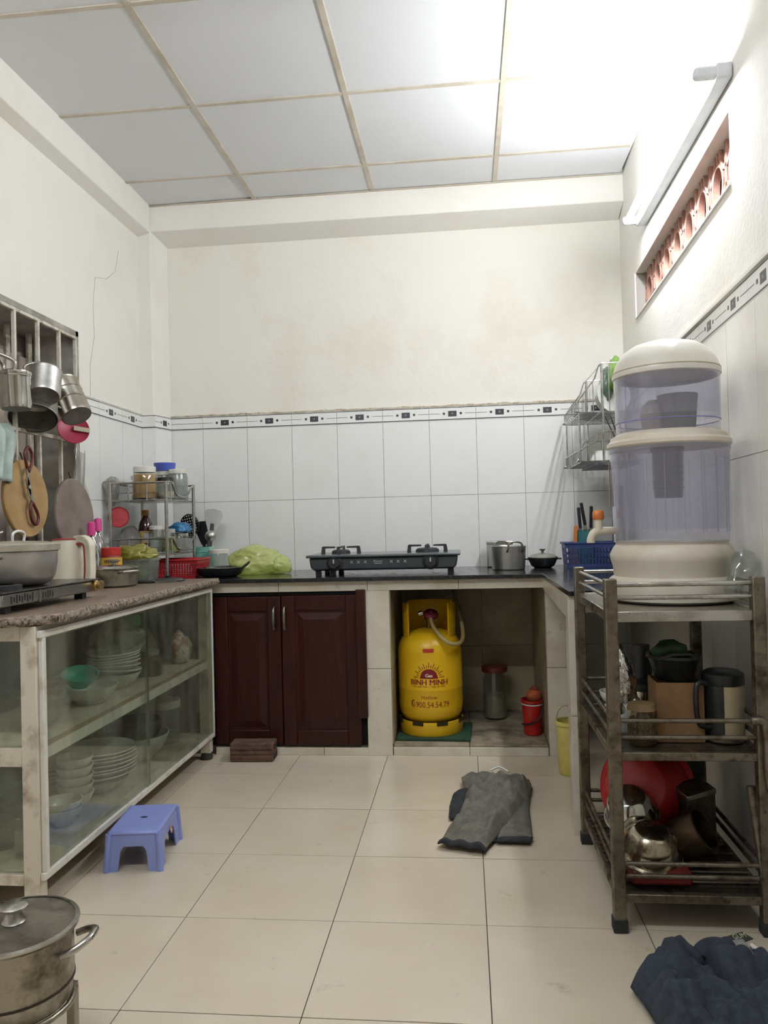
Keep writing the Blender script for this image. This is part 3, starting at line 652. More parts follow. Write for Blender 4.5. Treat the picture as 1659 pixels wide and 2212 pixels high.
MB().add([(x*s, y*s, z) for z, s in ((0, .9), (.1, 1), (.1, .975), (.003, .875)) for x, y in ((-.075, -.055), (.075, -.055), (.075, .055), (-.075, .055))], [(3, 2, 1, 0), (12, 13, 14, 15)]+[(k*4+i, k*4+(i+1) % 4, k*4+4+(i+1) % 4, k*4+4+i) for k in range(3) for i in range(4)]).build('body', plast_cl, tbx, smooth=30)
MB().box(-.079, .079, -.059, -.054, .092, .102).box(-.079, .079, .054, .059, .092, .102).box(-.079, -.074, -.054, .054, .092, .102).box(.074, .079, -.054, .054, .092, .102).build('rim', plast_cl, tbx)
lm = M('lime skin', '7f9c5a', '6a8748', rough=.35, scale=30, bump=.1)
for i, (x, y, z) in enumerate(((-.03, -.02, .03), (.028, -.025, .03), (.0, .028, .03))):
    o = MB().ball((0, 0, 0), .027, .027, .029).build('lime', lm, smooth=80); o.location = (-.02+x, -.84+y, ST+z+.002); tag(o, ('lime at the left end of the clear tub', 'lime at the right front of the clear tub', 'lime at the back of the clear tub')[i], 'lime', 'limes in the tub')
ybg = bag('yellow_bag', G('yellow thin bag', 'cdc85e', film=.55, filmhi=.8, filmc='c2bd55', rough=.2), None, (0, 0, .0), (.085, .06, .036), 5, .42, freq=3.4, loc=(-.045, -.84, ST+.122)); tag(ybg, 'crumpled yellow plastic bag on the clear tub', 'bag')
# whisks
wk = thing('whisk', 'nearer wire whisk with pink handle tip leaning by the wall', 'whisk', (-.20, -.92, ST+.012), rot=(R(4), R(3), 0))
pk = M('hot pink rubber', 'e8589f', 'd8488f', rough=.4)
mb = MB()
for i in range(7):
    a = pi*i/7
    pts = [(sin(t)**.8*.032*cos(a)*(1 if s_ > 0 else -1) if False else 0, 0, 0) for t in (0,) for s_ in (1,)]
    pts = []
    for k in range(17):
        t = -1+2*k/16; rr = .034*(1-abs(t)**2.2); zz = .0+.17*abs(t)**1.15
        sg = 1 if t > 0 else -1
        x = .034*sin(pi*min(1, abs(t)))*sg*(.9) if abs(t) > 0 else 0
        pts.append((x*cos(a), x*sin(a), zz))
    mb.tube(pts, .0012, 5)
mb.build('wires', chrome, wk, smooth=60)
MB().lathe([(0, .165), (.013, .166), (.0135, .2), (.012, .212), (0, .216)], 18).build('handle_tip', pk, wk, smooth=50)
wk.scale = (1.25, 1.25, 1.2)
dup(wk, (-.215, -.82, ST+.028), .5, 'farther wire whisk with pink handle tip against the tiles')
bkk = thing('black_knife', 'thin black handled knife lying on the slab by the saucepan', 'knife', (.09, -.98, ST), rz=R(20))
MB().box(-.05, .02, -.009, .009, .001, .014).build('handle', black_pl, bkk, bevel=.004)
MB().hexa([(.02, -.009, .004), (.11, -.004, .004), (.11, .006, .004), (.02, .009, .004)], [(.02, -.009, .0055), (.11, -.004, .0055), (.11, .006, .0055), (.02, .009, .0055)]).build('blade', steel_d, bkk)
bt = thing('pan_cover', 'flat black pan lid lying on the slab beside the rack foot', 'lid', (.12, -.86, ST))
MB().lathe([(0, .002), (.075, 0), (.078, .004), (.06, .012), (0, .016)], 28).build('disc', black_en, bt, smooth=40)
MB().lathe([(.01, .012), (.01, .02), (.016, .024), (0, .026)], 16).build('knob', black_pl, bt, smooth=40)

# ------------------------------------------------------------------ hung on the window bars
def hang_pot(label, top, axis, r, h, m, name='hanging_pot', lid=False, handle=True, rings=(), dark_bottom=True):
    """a pot whose bottom centre sits at top+axis*h ; local +z runs from rim to bottom"""
    a = Vector(axis).normalized(); q = a.to_track_quat('Z', 'X')
    o = thing(name, label, 'pot', top); o.rotation_euler = q.to_euler()
    MB().lathe([(r*1.04, -.004), (r*1.06, 0), (r, .006), (r, h-.012), (r*.94, h), (0, h), (0, h-.004), (r*.9, h-.006), (r*.95, h-.016), (r*.95, .004), (r*1.0, -.004)], 32).build('body', m, o, smooth=40)
    for z in rings: MB().lathe([(r, z), (r+.002, z+.002), (r+.002, z+.005), (r, z+.007)], 32).build('rib', m, o, smooth=40)
    if dark_bottom: MB().lathe([(0, h+.0006), (r*.9, h+.0006)], 32).build('bottom', M('sooty pot bottom', '8d8a84', '6d6a65', rough=.5, metal=.3, scale=12), o)
    return o
steel_s = M('shiny stainless', 'cfcdc8', 'b1aea7', rough=.14, metal=1, scale=8)
hA = hang_pot('straight steel pot hanging at the window edge of frame', (-.17, -1.53, 1.60), (.06, -.03, -1), .053, .115, steel_s)
MB().lathe([(.056, -.004), (.058, -.01), (.058, -.016), (.05, -.02), (0, -.026)], 28).build('lid', steel_s, hA, smooth=40)
for s in (-1, 1): MB().tube(smoothpath([(s*.03, .02, -.02), (s*.035, .02, -.05), (s*.01, .06, -.075)]), .007, 8).build('clasp', steel_s, hA, smooth=60)
hB = hang_pot('plain aluminium pot hanging second along the window', (-.175, -1.315, 1.655), (.20, -.50, -1), .062, .11, alu)
MB().tube(smoothpath([(.0, .06, .01), (.0, .075, -.03), (.0, .03, -.055), (-.03, .0, -.06)]), .005, 8).build('handle', steel_s, hB, smooth=60)
MB().lathe([(0, -.022), (.01, -.02), (.012, -.012), (.03, -.008), (.062, 0)], 24).build('lid', alu, hB, smooth=40)
hC = hang_pot('ribbed steel can hanging beside the tiles, tilted outwards', (-.20, -1.135, 1.645), (.58, -.30, -1), .062, .165, M('warm steel', 'bdb8ad', '96907f', rough=.25, metal=1, scale=9), rings=(.045, .095))
mb = MB(Tr(0, .0, -.035) @ Rot(R(28), 'X')); mb.box(-.022, .022, -.02, .02, -.05, .0); mb.build('handle', M('grey plastic grip', '4d4c4b', rough=.5), hC, bevel=.006)
MB().tube([(0, .05, .02), (0, .085, .03), (0, .085, .12), (0, .05, .135)], .006, 8).build('strap_handle', steel_d, hC, smooth=60)
hD = thing('hanging_saucepan', 'wide sooty saucepan hanging upside down behind the aluminium pot', 'pot', (-.235, -1.295, 1.51)); hD.rotation_euler = Vector((-.22, .55, 1)).to_track_quat('Z', 'X').to_euler()
MB().lathe([(.088, -.03), (.092, -.032), (.092, -.026), (.088, -.02), (.084, .07), (.07, .085), (0, .088), (0, .084), (.068, .08), (.079, .068), (.083, -.03)], 36).build('body', alu_d, hD, smooth=40)
MB().tube([(-.085, 0, .04), (-.12, 0, .05), (-.14, 0, .05)], .007, 8).build('handle', iron, hD, smooth=60)
mb = MB(); mb.lathe([(0, 0), (.06, .004), (.066, .012), (.064, .014), (.055, .008), (0, .005)], 28, a0=0, a1=2*pi)
pd = thing('pink_dish', 'pink plastic dish hanging below the ribbed can', 'dish', (-.225, -1.01, 1.475), rot=(R(75), R(8), R(38)))
mb.build('dish', M('deep pink plastic', 'c2405c', 'a9344e', rough=.4), pd, smooth=40)
MB().box(.0, .065, -.008, .012, .014, .02).build('paper_scrap', M('cream paper', 'd8cdb6', rough=.8), pd)
# round boards
def board(label, c, r, m, t=.018, rx=0):
    o = thing('chopping_board', label, 'board', c, rot=(0, R(90+rx), 0))
    MB().lathe([(0, -t/2), (r-.004, -t/2), (r, -t/2+.004), (r, t/2-.004), (r-.004, t/2), (0, t/2)], 48).build('disc', m, o, smooth=40)
    MB().tube([(-r+.004, 0, 0), (-r-.03, .0, -.01)], .003, 6).build('hanging_cord', M('dark cord', '3a2a24', rough=.8), o); return o
bd1 = board('round tan wooden chopping board hanging under the window pots', (-.245, -1.345, 1.172), .149, M('tan board wood', 'b39464', '98784a', rough=.6, scale=7, lo=.4, hi=.7, bump=.1), rx=-3)
bd2 = board('round grey weathered chopping board beside the tiles', (-.255, -.955, 1.11), .162, M('grey weathered wood', '8b7f76', '75685f', rough=.8, scale=6, lo=.4, hi=.65, bump=.2), rx=-4)
sz = thing('scissors', 'kitchen scissors with maroon handles hanging before the tan board', 'scissors', (-.216, -1.37, 1.215), rot=(R(16), 0, 0))
mar = M('maroon plastic', '5f1d1e', '4a1516', rough=.4)
for s, ang in ((1, -9), (-1, 8)):
    X_ = Rot(R(ang), 'X')
    pts = [(0, s*.006, .05), (0, s*.026, .075), (0, s*.03, .11), (0, s*.012, .13), (0, -s*.008, .11), (0, -s*.002, .07)]
    if s < 0: pts = [(0, p[1], -p[2]) for p in pts]
    MB(X_).tube(smoothpath(pts+[pts[0]], 4)[:-1], .0055, 7, closed=True).build('handle', mar, sz, smooth=60)
    MB(X_).box(-.002, .002, -.007, .007, -.03 if s > 0 else -.06, .06 if s > 0 else .03).build('blade', steel_d, sz)
MB(Rot(R(90), 'Y')).lathe([(0, -.006), (.007, -.006), (.007, .006), (0, .006)], 14).build('pivot', steel, sz, smooth=40)
sz.scale = (1, 1.25, 1.15)
# cloth over the bar
def cloth_fn(u, v):
    y = -1.66+u*.21; z = 1.445-v*.20-.02*u*(v); x = -.255+.03*min(1, v*6)+.012*sin(u*22+v*2)+.004*sin(u*47)
    return (x, y+.01*sin(v*5), z)
ct = MB().grid(cloth_fn, 40, 16).build('cloth', M('pale teal cloth', 'b5c4bc', 'a0b0a8', rough=.9, scale=20), smooth=80, solid=.004); ct.name = 'dish_cloth'; tag(ct, 'pale teal cloth draped over the window bar', 'cloth')
pb3 = thing('clear_bag', 'clear plastic bag hanging at the window behind the grey board', 'bag', (-.275, -.895, 1.30))
MB().grid(lambda u, v: (.014*sin(u*9+v*4)+.006, -.03+u*.09+.05*v*u-.01*v, .10-.20*v+.008*sin(u*14)), 24, 20).build('sheet', G('hazy bag film', 'e5e5df', film=.4, filmhi=.6, filmc='c9c7bf', rough=.2), pb3, smooth=80)
MB().tube([(.0, .0, .10), (.006, .004, .14)], .004, 6).build('knot', M('hazy knot', 'c4c2ba', rough=.5), pb3, smooth=60)

# ------------------------------------------------------------------ worktop and tiled masonry under it
WT = .805
wt = MB().prism([(-.285, -.70), (1.757, -.70), (1.757, -1.56), (2.205, -1.56), (2.26, -.004), (-.285, -.004)][::1], WT-.018, WT).build('worktop', black_st, bevel=.002)
tag(wt, 'black polished stone worktop running along the back and right walls', 'worktop')
cbm = M('cream counter tile', 'd9d2c2', 'bfb29a', rough=.3, scale=5, lo=.45, hi=.75, spots=('6e5a3e', 14, .62, .76, .6))
nt_0 = M('shade toned niche wall tile', 'a99c80', '82745a', rough=.4, scale=4, lo=.35, hi=.7)  # darker brown puts the niche's shade into the tile colour
core = M('dark mortar', '6d6455', '4d4538', rough=.95, scale=20)
base = thing('counter_base', 'cream tiled masonry base under the black worktop', 'counter')
Z1 = WT-.019
# back run: apron, left cheek, partition, right pier, kerb
box('apron_core', core, base, -.285, 1.80, -.662, -.60, .742, Z1)
for a in [-.25+.41*i for i in range(0, 5)]:
    b = min(a+.408, 1.764); box('apron_tile', cbm, base, a, b, -.671, -.663, .742, Z1, bevel=.001)
box('partition_core', core, base, .968, 1.073, -.662, -.004, 0, .742)
for z0, z1 in ((0.0, .388), (.39, .741)): box('pier_tile', cbm, base, .966, 1.077, -.671, -.663, z0, z1, bevel=.001)
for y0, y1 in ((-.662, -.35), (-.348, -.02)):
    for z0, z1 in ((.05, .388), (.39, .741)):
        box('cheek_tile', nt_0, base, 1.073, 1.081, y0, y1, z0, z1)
box('pier_core', core, base, 1.775, 1.86, -.662, -.004, 0, .742)
for z0, z1 in ((0.0, .388), (.39, .741)):
    box('pier_tile', cbm, base, 1.770, 1.862, -.671, -.663, z0, z1, bevel=.001)
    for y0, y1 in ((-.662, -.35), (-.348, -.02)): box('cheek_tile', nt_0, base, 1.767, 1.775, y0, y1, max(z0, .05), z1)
box('plinth', core, base, -.285, 1.775, -.655, -.004, 0, .038)
for a in (.26, .56, .765): box('kerb_tile', cbm, base, a, min(a+.3, .966) if a != .56 else .763, -.671, -.655, 0, .033, bevel=.001)
for a, b in ((1.081, 1.42), (1.422, 1.766)): box('kerb_tile', cbm, base, a, b, -.671, -.655, 0, .036, bevel=.001)
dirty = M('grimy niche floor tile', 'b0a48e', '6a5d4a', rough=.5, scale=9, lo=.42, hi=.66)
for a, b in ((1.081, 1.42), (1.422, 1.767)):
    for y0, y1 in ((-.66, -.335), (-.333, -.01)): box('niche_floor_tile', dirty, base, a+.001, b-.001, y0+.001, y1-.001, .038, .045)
# right run: apron facing left, end pillar and end apron
MB().hexa([(1.762, -1.54, .70), (1.80, -1.54, .70), (1.80, -.66, .735), (1.762, -.66, .735)], [(1.762, -1.54, Z1), (1.80, -1.54, Z1), (1.80, -.66, Z1), (1.762, -.66, Z1)]).build('side_apron', cbm, base, bevel=.002)
box('pillar_core', core, base, 1.765, 1.80, -1.535, -1.475, 0, Z1)
for z0, z1 in ((0, .39), (.392, Z1)):
    box('pillar_tile', cbm, base, 1.757, 1.806, -1.545, -1.537, z0, z1, bevel=.001)
    box('pillar_tile', cbm, base, 1.757, 1.765, -1.537, -1.473, z0, z1, bevel=.001)
box('end_apron', cbm, base, 1.80, 2.2, -1.54, -1.50, .73, Z1)

# ------------------------------------------------------------------ wooden cupboard in the counter
# tile facing inside the niche, its shade painted in as darker brown
nt_ = M('shade toned niche wall tile', 'a99c80', '82745a', rough=.4, scale=4, lo=.35, hi=.7)
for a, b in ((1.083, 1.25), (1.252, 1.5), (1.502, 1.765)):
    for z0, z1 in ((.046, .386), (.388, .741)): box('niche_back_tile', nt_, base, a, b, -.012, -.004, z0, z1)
cu = thing('cupboard', 'dark red wooden double door cupboard built under the worktop', 'cupboard', (0, 0, 0))
box('carcass', M('black inside', '15100d', rough=.9), cu, .25, .966, -.640, -.02, .04, .741)
box('frame_stile', wood_dk, cu, .925, .97, -.690, -.64, .17, .748, bevel=.004)
box('frame_rail', M('black inside', '15100d'), cu, .262, .93, -.655, -.64, .726, .741)
def cdoor(x0, x1, z0, z1, hx):
    d = MB(); y = -.662
    d.box(x0, x1, y, y+.02, z0, z1)
    o = d.build('door', wood_dk, cu, bevel=.004)
    s = .062
    fr = MB()
    fr.box(x0, x0+s, y-.008, y, z0, z1).box(x1-s, x1, y-.008, y, z0, z1).box(x0+s, x1-s, y-.008, y, z0, z0+s*1.1).box(x0+s, x1-s, y-.008, y, z1-s*1.1, z1)
    fr.build('door_frame', wood_dk, o, bevel=.005)
    a, b, c, e = x0+s+.012, x1-s-.012, z0+s*1.1+.012, z1-s*1.1-.012; i = .03
    MB().add([(a, y, c), (b, y, c), (b, y, e), (a, y, e), (a+i, y-.007, c+i), (b-i, y-.007, c+i), (b-i, y-.007, e-i), (a+i, y-.007, e-i)], [(4, 5, 6, 7), (0, 1, 5, 4), (1, 2, 6, 5), (2, 3, 7, 6), (3, 0, 4, 7)]).build('raised_panel', wood_dk, o)
    MB().tube(smoothpath([(hx, y-.008, .672), (hx, y-.028, .668), (hx, y-.034, .64), (hx, y-.034, .60), (hx, y-.026, .572), (hx, y-.008, .568)], 4), [.005]*6+[.007]*10+[.005]*5, 8).build('handle', M('worn nickel', '9a958a', '5a544a', rough=.4, metal=.8), o, smooth=60)
cdoor(.262, .575, .045, .722, .548); cdoor(.579, .938, .043, .724, .597)
# brick
bk = thing('brick', 'rough brown hollow brick lying against the cupboard doors', 'brick', (.455, -.735, 0), rz=R(2))
brm = M('old brown brick', '6a4f40', '4b382e', rough=.95, scale=18, bump=.5, bscale=40)
MB().box(-.098, .098, -.045, .045, 0, .082).build('body', brm, bk, bevel=.006)
for z in (.015, .035, .055): box('ridge', brm, bk, -.096, .094, -.049, -.044, z, z+.012, bevel=.003)
for z in (.022, .06):
    for y in (-.02, .02): MB(Tr(.096, y, z) @ Rot(R(90), 'Y')).lathe([(0, 0), (.012, 0), (.012, .004), (.0, .004)], 12).build('hole', M('brick hole', '2a201a', rough=1), bk)

# ------------------------------------------------------------------ gas cylinder
gy = M('yellow gas paint', 'dfb31c', 'cda015', rough=.32, scale=5, lo=.5, hi=.8)
mt = MB().box(-.165, .175, -.13, .16, 0, .016).build('rubber_mat', M('green rubber', '2f5238', '223d2a', rough=.8), bevel=.004); mt.location = (1.255, -.475, .045); mt.rotation_euler = (0, 0, R(-2)); tag(mt, 'dark green rubber mat under the yellow gas cylinder', 'mat')
gz = thing('gas_cylinder', 'yellow gas cylinder with red printing in the tiled niche', 'gas cylinder', (1.243, -.445, .061))
MB().lathe([(0, .04), (.09, .045), (.125, .06), (.145, .09), (.151, .13), (.151, .205), (.1525, .209), (.1525, .214), (.151, .218), (.151, .375), (.146, .41), (.13, .44), (.10, .462), (.05, .476), (0, .48)], 56).build('tank', gy, gz, smooth=40)
MB().lathe([(.138, 0), (.146, 0), (.148, .003), (.150, .05), (.15, .062), (.146, .064), (.143, .05), (.14, .004)], 56).build('foot_ring', gy, gz, smooth=40)
for a in (-112, -68, -20, 22, 68, 112, 160, 200): 
    X_ = Rot(R(a), 'Z')
    MB(X_).box(.1465, .1525, -.026, .026, .05, .066).build('ring_slot', M('slot shadow', '2e2408', rough=.9), gz)
mb = MB()
for a0, a1 in ((-176, -140), (-40, -4), (30, 150)):
    n = 12; pr = [(.118, .44), (.124, .44), (.126, .5), (.126, .60), (.122, .606), (.117, .60), (.117, .5)]
    mb.lathe(pr+[pr[0]], n, a0=R(a0), a1=R(a1))
    for a in (a0, a1):
        mb.add([Vector((r*cos(R(a)), r*sin(R(a)), z)) for r, z in pr], [tuple(range(len(pr)))])
mb.build('collar', gy, gz, smooth=40)
vl = MB().lathe([(.012, .475), (.014, .52), (.022, .522), (.022, .535), (.012, .54), (.012, .555), (0, .556)], 18).build('valve', M('brass valve', '8a7442', '5e4e2a', rough=.4, metal=.9), gz, smooth=40)
rg = MB(Tr(.012, -.035, .548) @ Rot(R(25), 'X') @ Rot(R(8), 'Y')).lathe([(0, -.012), (.03, -.012), (.036, -.004), (.036, .004), (.03, .012), (.012, .014), (.01, .022), (0, .022)], 24).build('regulator', M('maroon regulator', '7c2a38', '641f2c', rough=.3), gz, smooth=40)
MB(Tr(-.045, -.045, .55) @ Rot(R(70), 'Y')).lathe([(0, 0), (.012, 0), (.012, .02), (0, .02)], 14).build('inlet_nut', steel, rg, smooth=40)
hs = smoothpath([(.012, -.062, .530), (.025, -.095, .495), (.06, -.135, .455), (.105, -.145, .425), (.145, -.115, .425), (.16, -.05, .45), (.15, .06, .52), (.12, .2, .62), (.1, .36, .70)], 6)
MB().tube(hs, .0095, 10).build('hose', M('cream rubber hose', 'b3a06c', '94824f', rough=.5), gz, smooth=60)
red_p = M('dark red print', '8e1620', '7c111a', rough=.4)
RC = .1518; PH = R(0)
def wrap(vs, cz, k=1): return [(RC*sin(x/RC+PH)*1.0, -RC*cos(x/RC+PH), cz+y) for x, y, z in vs]
def lettering(txt, size, cz, m, bold=True, sx=1.0, dx=0, lift=0):
    v, f = text_geo(txt, size, bold); v = [(x*sx+dx, y, z) for x, y, z in v]
    w = wrap(v, cz); w = [Vector((p[0], p[1], 0))*(1+lift) + Vector((0, 0, p[2])) for p in w]
    mb = MB().add(w, f)
    if bold:
        for d_, l_ in ((.0009, .0006), (-.0009, .0011)):
            w2_ = [Vector((p[0], p[1], 0))*(1+lift)*(1+l_) + Vector((0, 0, p[2])) for p in wrap([(x+d_, y, z) for x, y, z in v], cz)]; mb.add(w2_, f)
    mb.build('lettering', m, gz)
lettering('BÌNH MINH', .036, .238, red_p, True, .98); lettering('An toàn hơn – Tiện lợi hơn', .0135, .2265, red_p, False)
lettering('Hotline:', .024, .173, red_p, False); lettering('1900.54.54.79', .037, .135, red_p, False, .84, .008)
def flat_to_wrap(poly, cz, name, m, lift=0, fs=None):
    vs = [(x, y, 0) for x, y in poly]; w = [Vector((p[0]*(1+lift), p[1]*(1+lift), p[2])) for p in wrap(vs, cz)]
    MB().add(w, fs or [tuple(range(len(poly)))]).build(name, m, gz)
# half sun (subdivided so that it follows the curve), its rays and the telephone mark
cs = []; fs = []
for i in range(13):
    x = -.043+.086*i/12; h = sqrt(max(0, .043**2-x*x))*1.02; cs += [(x, 0), (x, h)]
fs = [(2*i, 2*i+2, 2*i+3, 2*i+1) for i in range(12)]
flat_to_wrap(cs, .267, 'sun_print', red_p, 0, fs)
lettering('Gas', .022, .274, M('cream print', 'efe4d0', rough=.4), True, 1, 0, .004)
pts = []; fs = []
for i in range(17):
    a = R(6+i*10.5); r0, r1 = .049, (.073 if i % 2 == 0 else .061); w_ = .0016
    o_ = len(pts); dx, dy = cos(a), sin(a)
    pts += [(r0*dx-w_*dy, r0*dy+w_*dx), (r0*dx+w_*dy, r0*dy-w_*dx), (r1*dx+w_*dy, r1*dy-w_*dx), (r1*dx-w_*dy, r1*dy+w_*dx)]; fs.append((o_, o_+1, o_+2, o_+3))
flat_to_wrap(pts, .267, 'ray_print', red_p, 0, fs)
ph = [(-.083, .004), (-.088, .012), (-.088, .026), (-.082, .034), (-.074, .035), (-.073, .031), (-.078, .028), (-.081, .024), (-.082, .014), (-.079, .008), (-.076, .004), (-.079, .001)]
flat_to_wrap(ph[::-1], .134, 'telephone_print', red_p)
st_r = M('red seal sticker', 'b23323', 'a02a1c', rough=.3); stp = []; sfs = []
for i in range(7): stp += [(-.025+.05*i/6, 0), (-.025+.05*i/6, .019)]
def wr2(x, y): r = .1515-.0; return (r*sin(x/r), -r*cos(x/r)*(1-y*.9), .386+y*.9)
MB().add([wr2(x, y) for x, y in stp], [(2*i, 2*i+2, 2*i+3, 2*i+1) for i in range(6)]).build('seal_sticker', st_r, gz)
# other things in the niche
nj = thing('big_jar', 'tall dim glass jar with dark red lid deep in the niche', 'jar', (1.555, -.17, .045))
MB().lathe([(0, 0), (.055, 0), (.06, .01), (.06, .2), (.048, .23), (.048, .25), (.045, .25), (.045, .228), (.056, .2), (.056, .01), (0, .006)], 26).build('body', glass_c, nj, smooth=40)
MB().lathe([(.05, .235), (.064, .236), (.066, .262), (0, .266)], 26).build('lid', M('dark red lid', '6b2a24', rough=.4), nj, smooth=40)
MB().lathe([(0, .006), (.054, .01), (.054, .12), (0, .124)], 22).build('contents', M('pale pickles', '8f8a72', '6e6a55', rough=.7), nj, smooth=40)
rbk = thing('red_bucket', 'bright red plastic bucket at the right of the niche', 'bucket', (1.715, -.47, .045))
rp = M('red bucket plastic', 'b51f1a', '9c1915', rough=.35)
MB().lathe([(0, 0), (.042, 0), (.047, .004), (.056, .15), (.061, .152), (.061, .162), (.052, .162), (.044, .006), (0, .004)], 30, sx=.85).build('body', rp, rbk, smooth=40)
MB().lathe([(.0575, .140), (.0595, .141), (.0595, .145), (.0575, .146)], 30, sx=.85).build('white_line', porcelain, rbk, smooth=40)
MB().tube(smoothpath([(.05, -.015, .15), (.03, -.057, .09), (-.02, -.057, .06), (-.05, -.015, .05)]), .0035, 7).build('handle', black_pl, rbk, smooth=60)
ok = thing('clay_pot', 'small orange clay pot standing in the red bucket', 'pot', (1.725, -.47, .20))
MB().lathe([(0, 0), (.03, .004), (.038, .02), (.034, .04), (.022, .05), (.022, .055), (0, .056)], 24).build('body', M('orange clay', 'b0562e', '93451f', rough=.7), ok, smooth=40)
MB().lathe([(.024, .054), (.012, .062), (.008, .07), (0, .071)], 18).build('lid', M('dark clay', '7a3420', rough=.7), ok, smooth=40)
yp = thing('yellow_pail', 'narrow yellow plastic pail with rope handle beside the pillar', 'pail', (1.832, -.90, 0))
ypm = M('yellow pail plastic', 'e3d47e', 'd3c268', rough=.4, scale=8)
MB().lathe([(0, .006), (.044, 0), (.05, .008), (.056, .20), (.062, .202), (.062, .216), (.054, .216), (.046, .01), (0, .008)], 30).build('body', ypm, yp, smooth=40)
MB().tube(smoothpath([(-.055, 0, .205), (-.052, -.01, .25), (-.03, -.012, .278), (.0, -.01, .275), (.03, 0, .24), (.055, 0, .205)]), .004, 7).build('rope_handle', M('cream rope', 'cabb97', rough=.8), yp, smooth=60)

# ------------------------------------------------------------------ two tier rack with jars (left end of the worktop)
rk = thing('spice_rack', 'two tier steel wire rack crowded with jars in the corner', 'rack', (0, 0, WT))
RX0, RX1, RY0, RY1 = -.245, .03, -.63, -.26
for x, y in ((RX0, RY0), (RX1, RY0), (RX0, RY1), (RX1, RY1)):
    MB().tube([(x, y, .012), (x, y, .465)], .0085, 10).build('post', steel, rk, smooth=60)
    MB(Tr(x, y, 0)).lathe([(0, 0), (.015, 0), (.012, .02), (.009, .026), (0, .026)], 14).build('foot', black_pl, rk, smooth=40)
def tier(z, h):
    box('tray', steel, rk, RX0, RX1, RY0, RY1, z, z+.006, bevel=.002)
    pts = [(RX0, RY0, z+h), (RX1-.02, RY0, z+h), (RX1, RY0+.02, z+h)]
    MB().tube([(RX0, RY0, z+h), (RX1, RY0, z+h)], .005, 8).build('top_rail', steel, rk, smooth=60)
    MB().tube([(RX0, RY1, z+h), (RX1, RY1, z+h)], .005, 8).build('top_rail', steel, rk, smooth=60)
    MB().tube([(RX0, RY0, z+h), (RX0, RY1, z+h)], .005, 8).build('top_rail', steel, rk, smooth=60)
    MB().tube(smoothpath([(RX1, RY0, z+h), (RX1, RY0+.07, z+h), (RX1, RY0+.14, z+h*.35), (RX1, RY1-.1, z+h*.3), (RX1, RY1-.03, z+h*.85), (RX1, RY1, z+h)]), .005, 8).build('dipped_rail', steel, rk, smooth=60)
    MB().tube([(RX0, RY0, z+h*.45), (RX1, RY0, z+h*.45)], .002, 6).build('wire', chrome, rk)
    MB().tube([(RX1, RY0, z+h*.2), (RX1, RY1, z+h*.2)], .002, 6).build('wire', chrome, rk)
    for k in (.33, .66): MB().tube([(RX0+(RX1-RX0)*k, RY0, z), (RX0+(RX1-RX0)*k, RY0, z+h)], .0035, 6).build('wire', chrome, rk, smooth=60)
    MB().tube([(RX1, RY0+.06, z), (RX1, RY0+.06, z+h)], .004, 6).build('wire', chrome, rk, smooth=60)
tier(.115, .08); tier(.375, .085)
T1, T2 = WT+.122, WT+.382
def jar2(label, loc, r, h, lidm, body=None, **k): return screwjar('jar', label, loc, r, h, body or glass_c, lidm, **k)
amber = M('amber pickles', 'bd9150', 'a3763a', rough=.4, scale=20)
jar2('large jar of amber pickles with white lid on the top rack tier', (-.115, -.53, T2), .058, .145, white_lid, fill=.85, fm=amber, lidh=.026)
jar2('wide jar with silver lid at the left of the top rack tier', (-.185, -.40, T2), .052, .122, silver_lid, fill=.25, fm=M('dried pepper', '5b4636', '3d2d22', rough=.9, scale=40), lidh=.014, lr=.054)
jar2('clear jar with black lid on the top rack tier', (-.035, -.47, T2), .042, .104, black_pl, fill=.4, fm=M('cream powder', 'd1c7a8', rough=.9), lidh=.016)
jar2('tall cloudy jar with white lid at the back of the top tier', (-.022, -.335, T2), .05, .148, white_lid, body=plast_cl, lidh=.02)
bl = MB().lathe([(0, 0), (.05, 0), (.056, .04), (.05, .04), (.046, .004), (0, .004)], 28).build('blue_tub', M('blue plastic', '4d5fb8', '4354a6', rough=.35), smooth=40); bl.location = (-.10, -.31, T2+.155); tag(bl, 'blue plastic tub on a jar at the top back of the rack', 'tub')
jar2('short jar under the blue tub on the top rack tier', (-.10, -.31, T2), .048, .145, white_lid, body=plast_cl, lidh=.02)
hb = bag('clear_pouch', G('clear pouch film', 'e3e3dd', film=.35, filmhi=.6, filmc='c6c4bb', rough=.15), None, (0, 0, 0), (.035, .05, .06), 31, .35, lvl=3, flat=False, loc=(RX0-.02, -.575, WT+.43)); tag(hb, 'crinkled clear pouch hanging off the left end of the rack', 'bag')
# lower tier
sb = thing('sauce_bottle', 'dark brown sauce bottle with tan cap and label on the rack', 'bottle', (-.14, -.47, T1))
MB().lathe([(0, 0), (.032, 0), (.036, .006), (.036, .115), (.03, .15), (.014, .182), (.013, .2), (0, .201)], 26).build('body', M('brown soy glass', '3a2118', '2a160f', rough=.12), sb, smooth=40)
MB().lathe([(.0155, .185), (.0165, .187), (.0165, .212), (0, .214)], 20).build('cap', M('tan cap', 'b98a4a', 'a57a3d', rough=.4), sb, smooth=40)
MB().lathe([(.0364, .05), (.0364, .11)], 26).build('paper_label', M('buff label', 'b5945c', 'c9ac76', rough=.6, scale=40), sb, smooth=60)
MB().lathe([(.0368, .06), (.0368, .098)], 12, a0=R(-80), a1=R(-10)).build('blue_label', M('pale blue label', 'c3cde0', rough=.5), sb, smooth=60)
jar2('small clear jar with white lid on the lower rack tier', (-.075, -.50, T1), .036, .128, white_lid, fill=.6, fm=M('white salt', 'c9cbc8', rough=.8), lidh=.016)
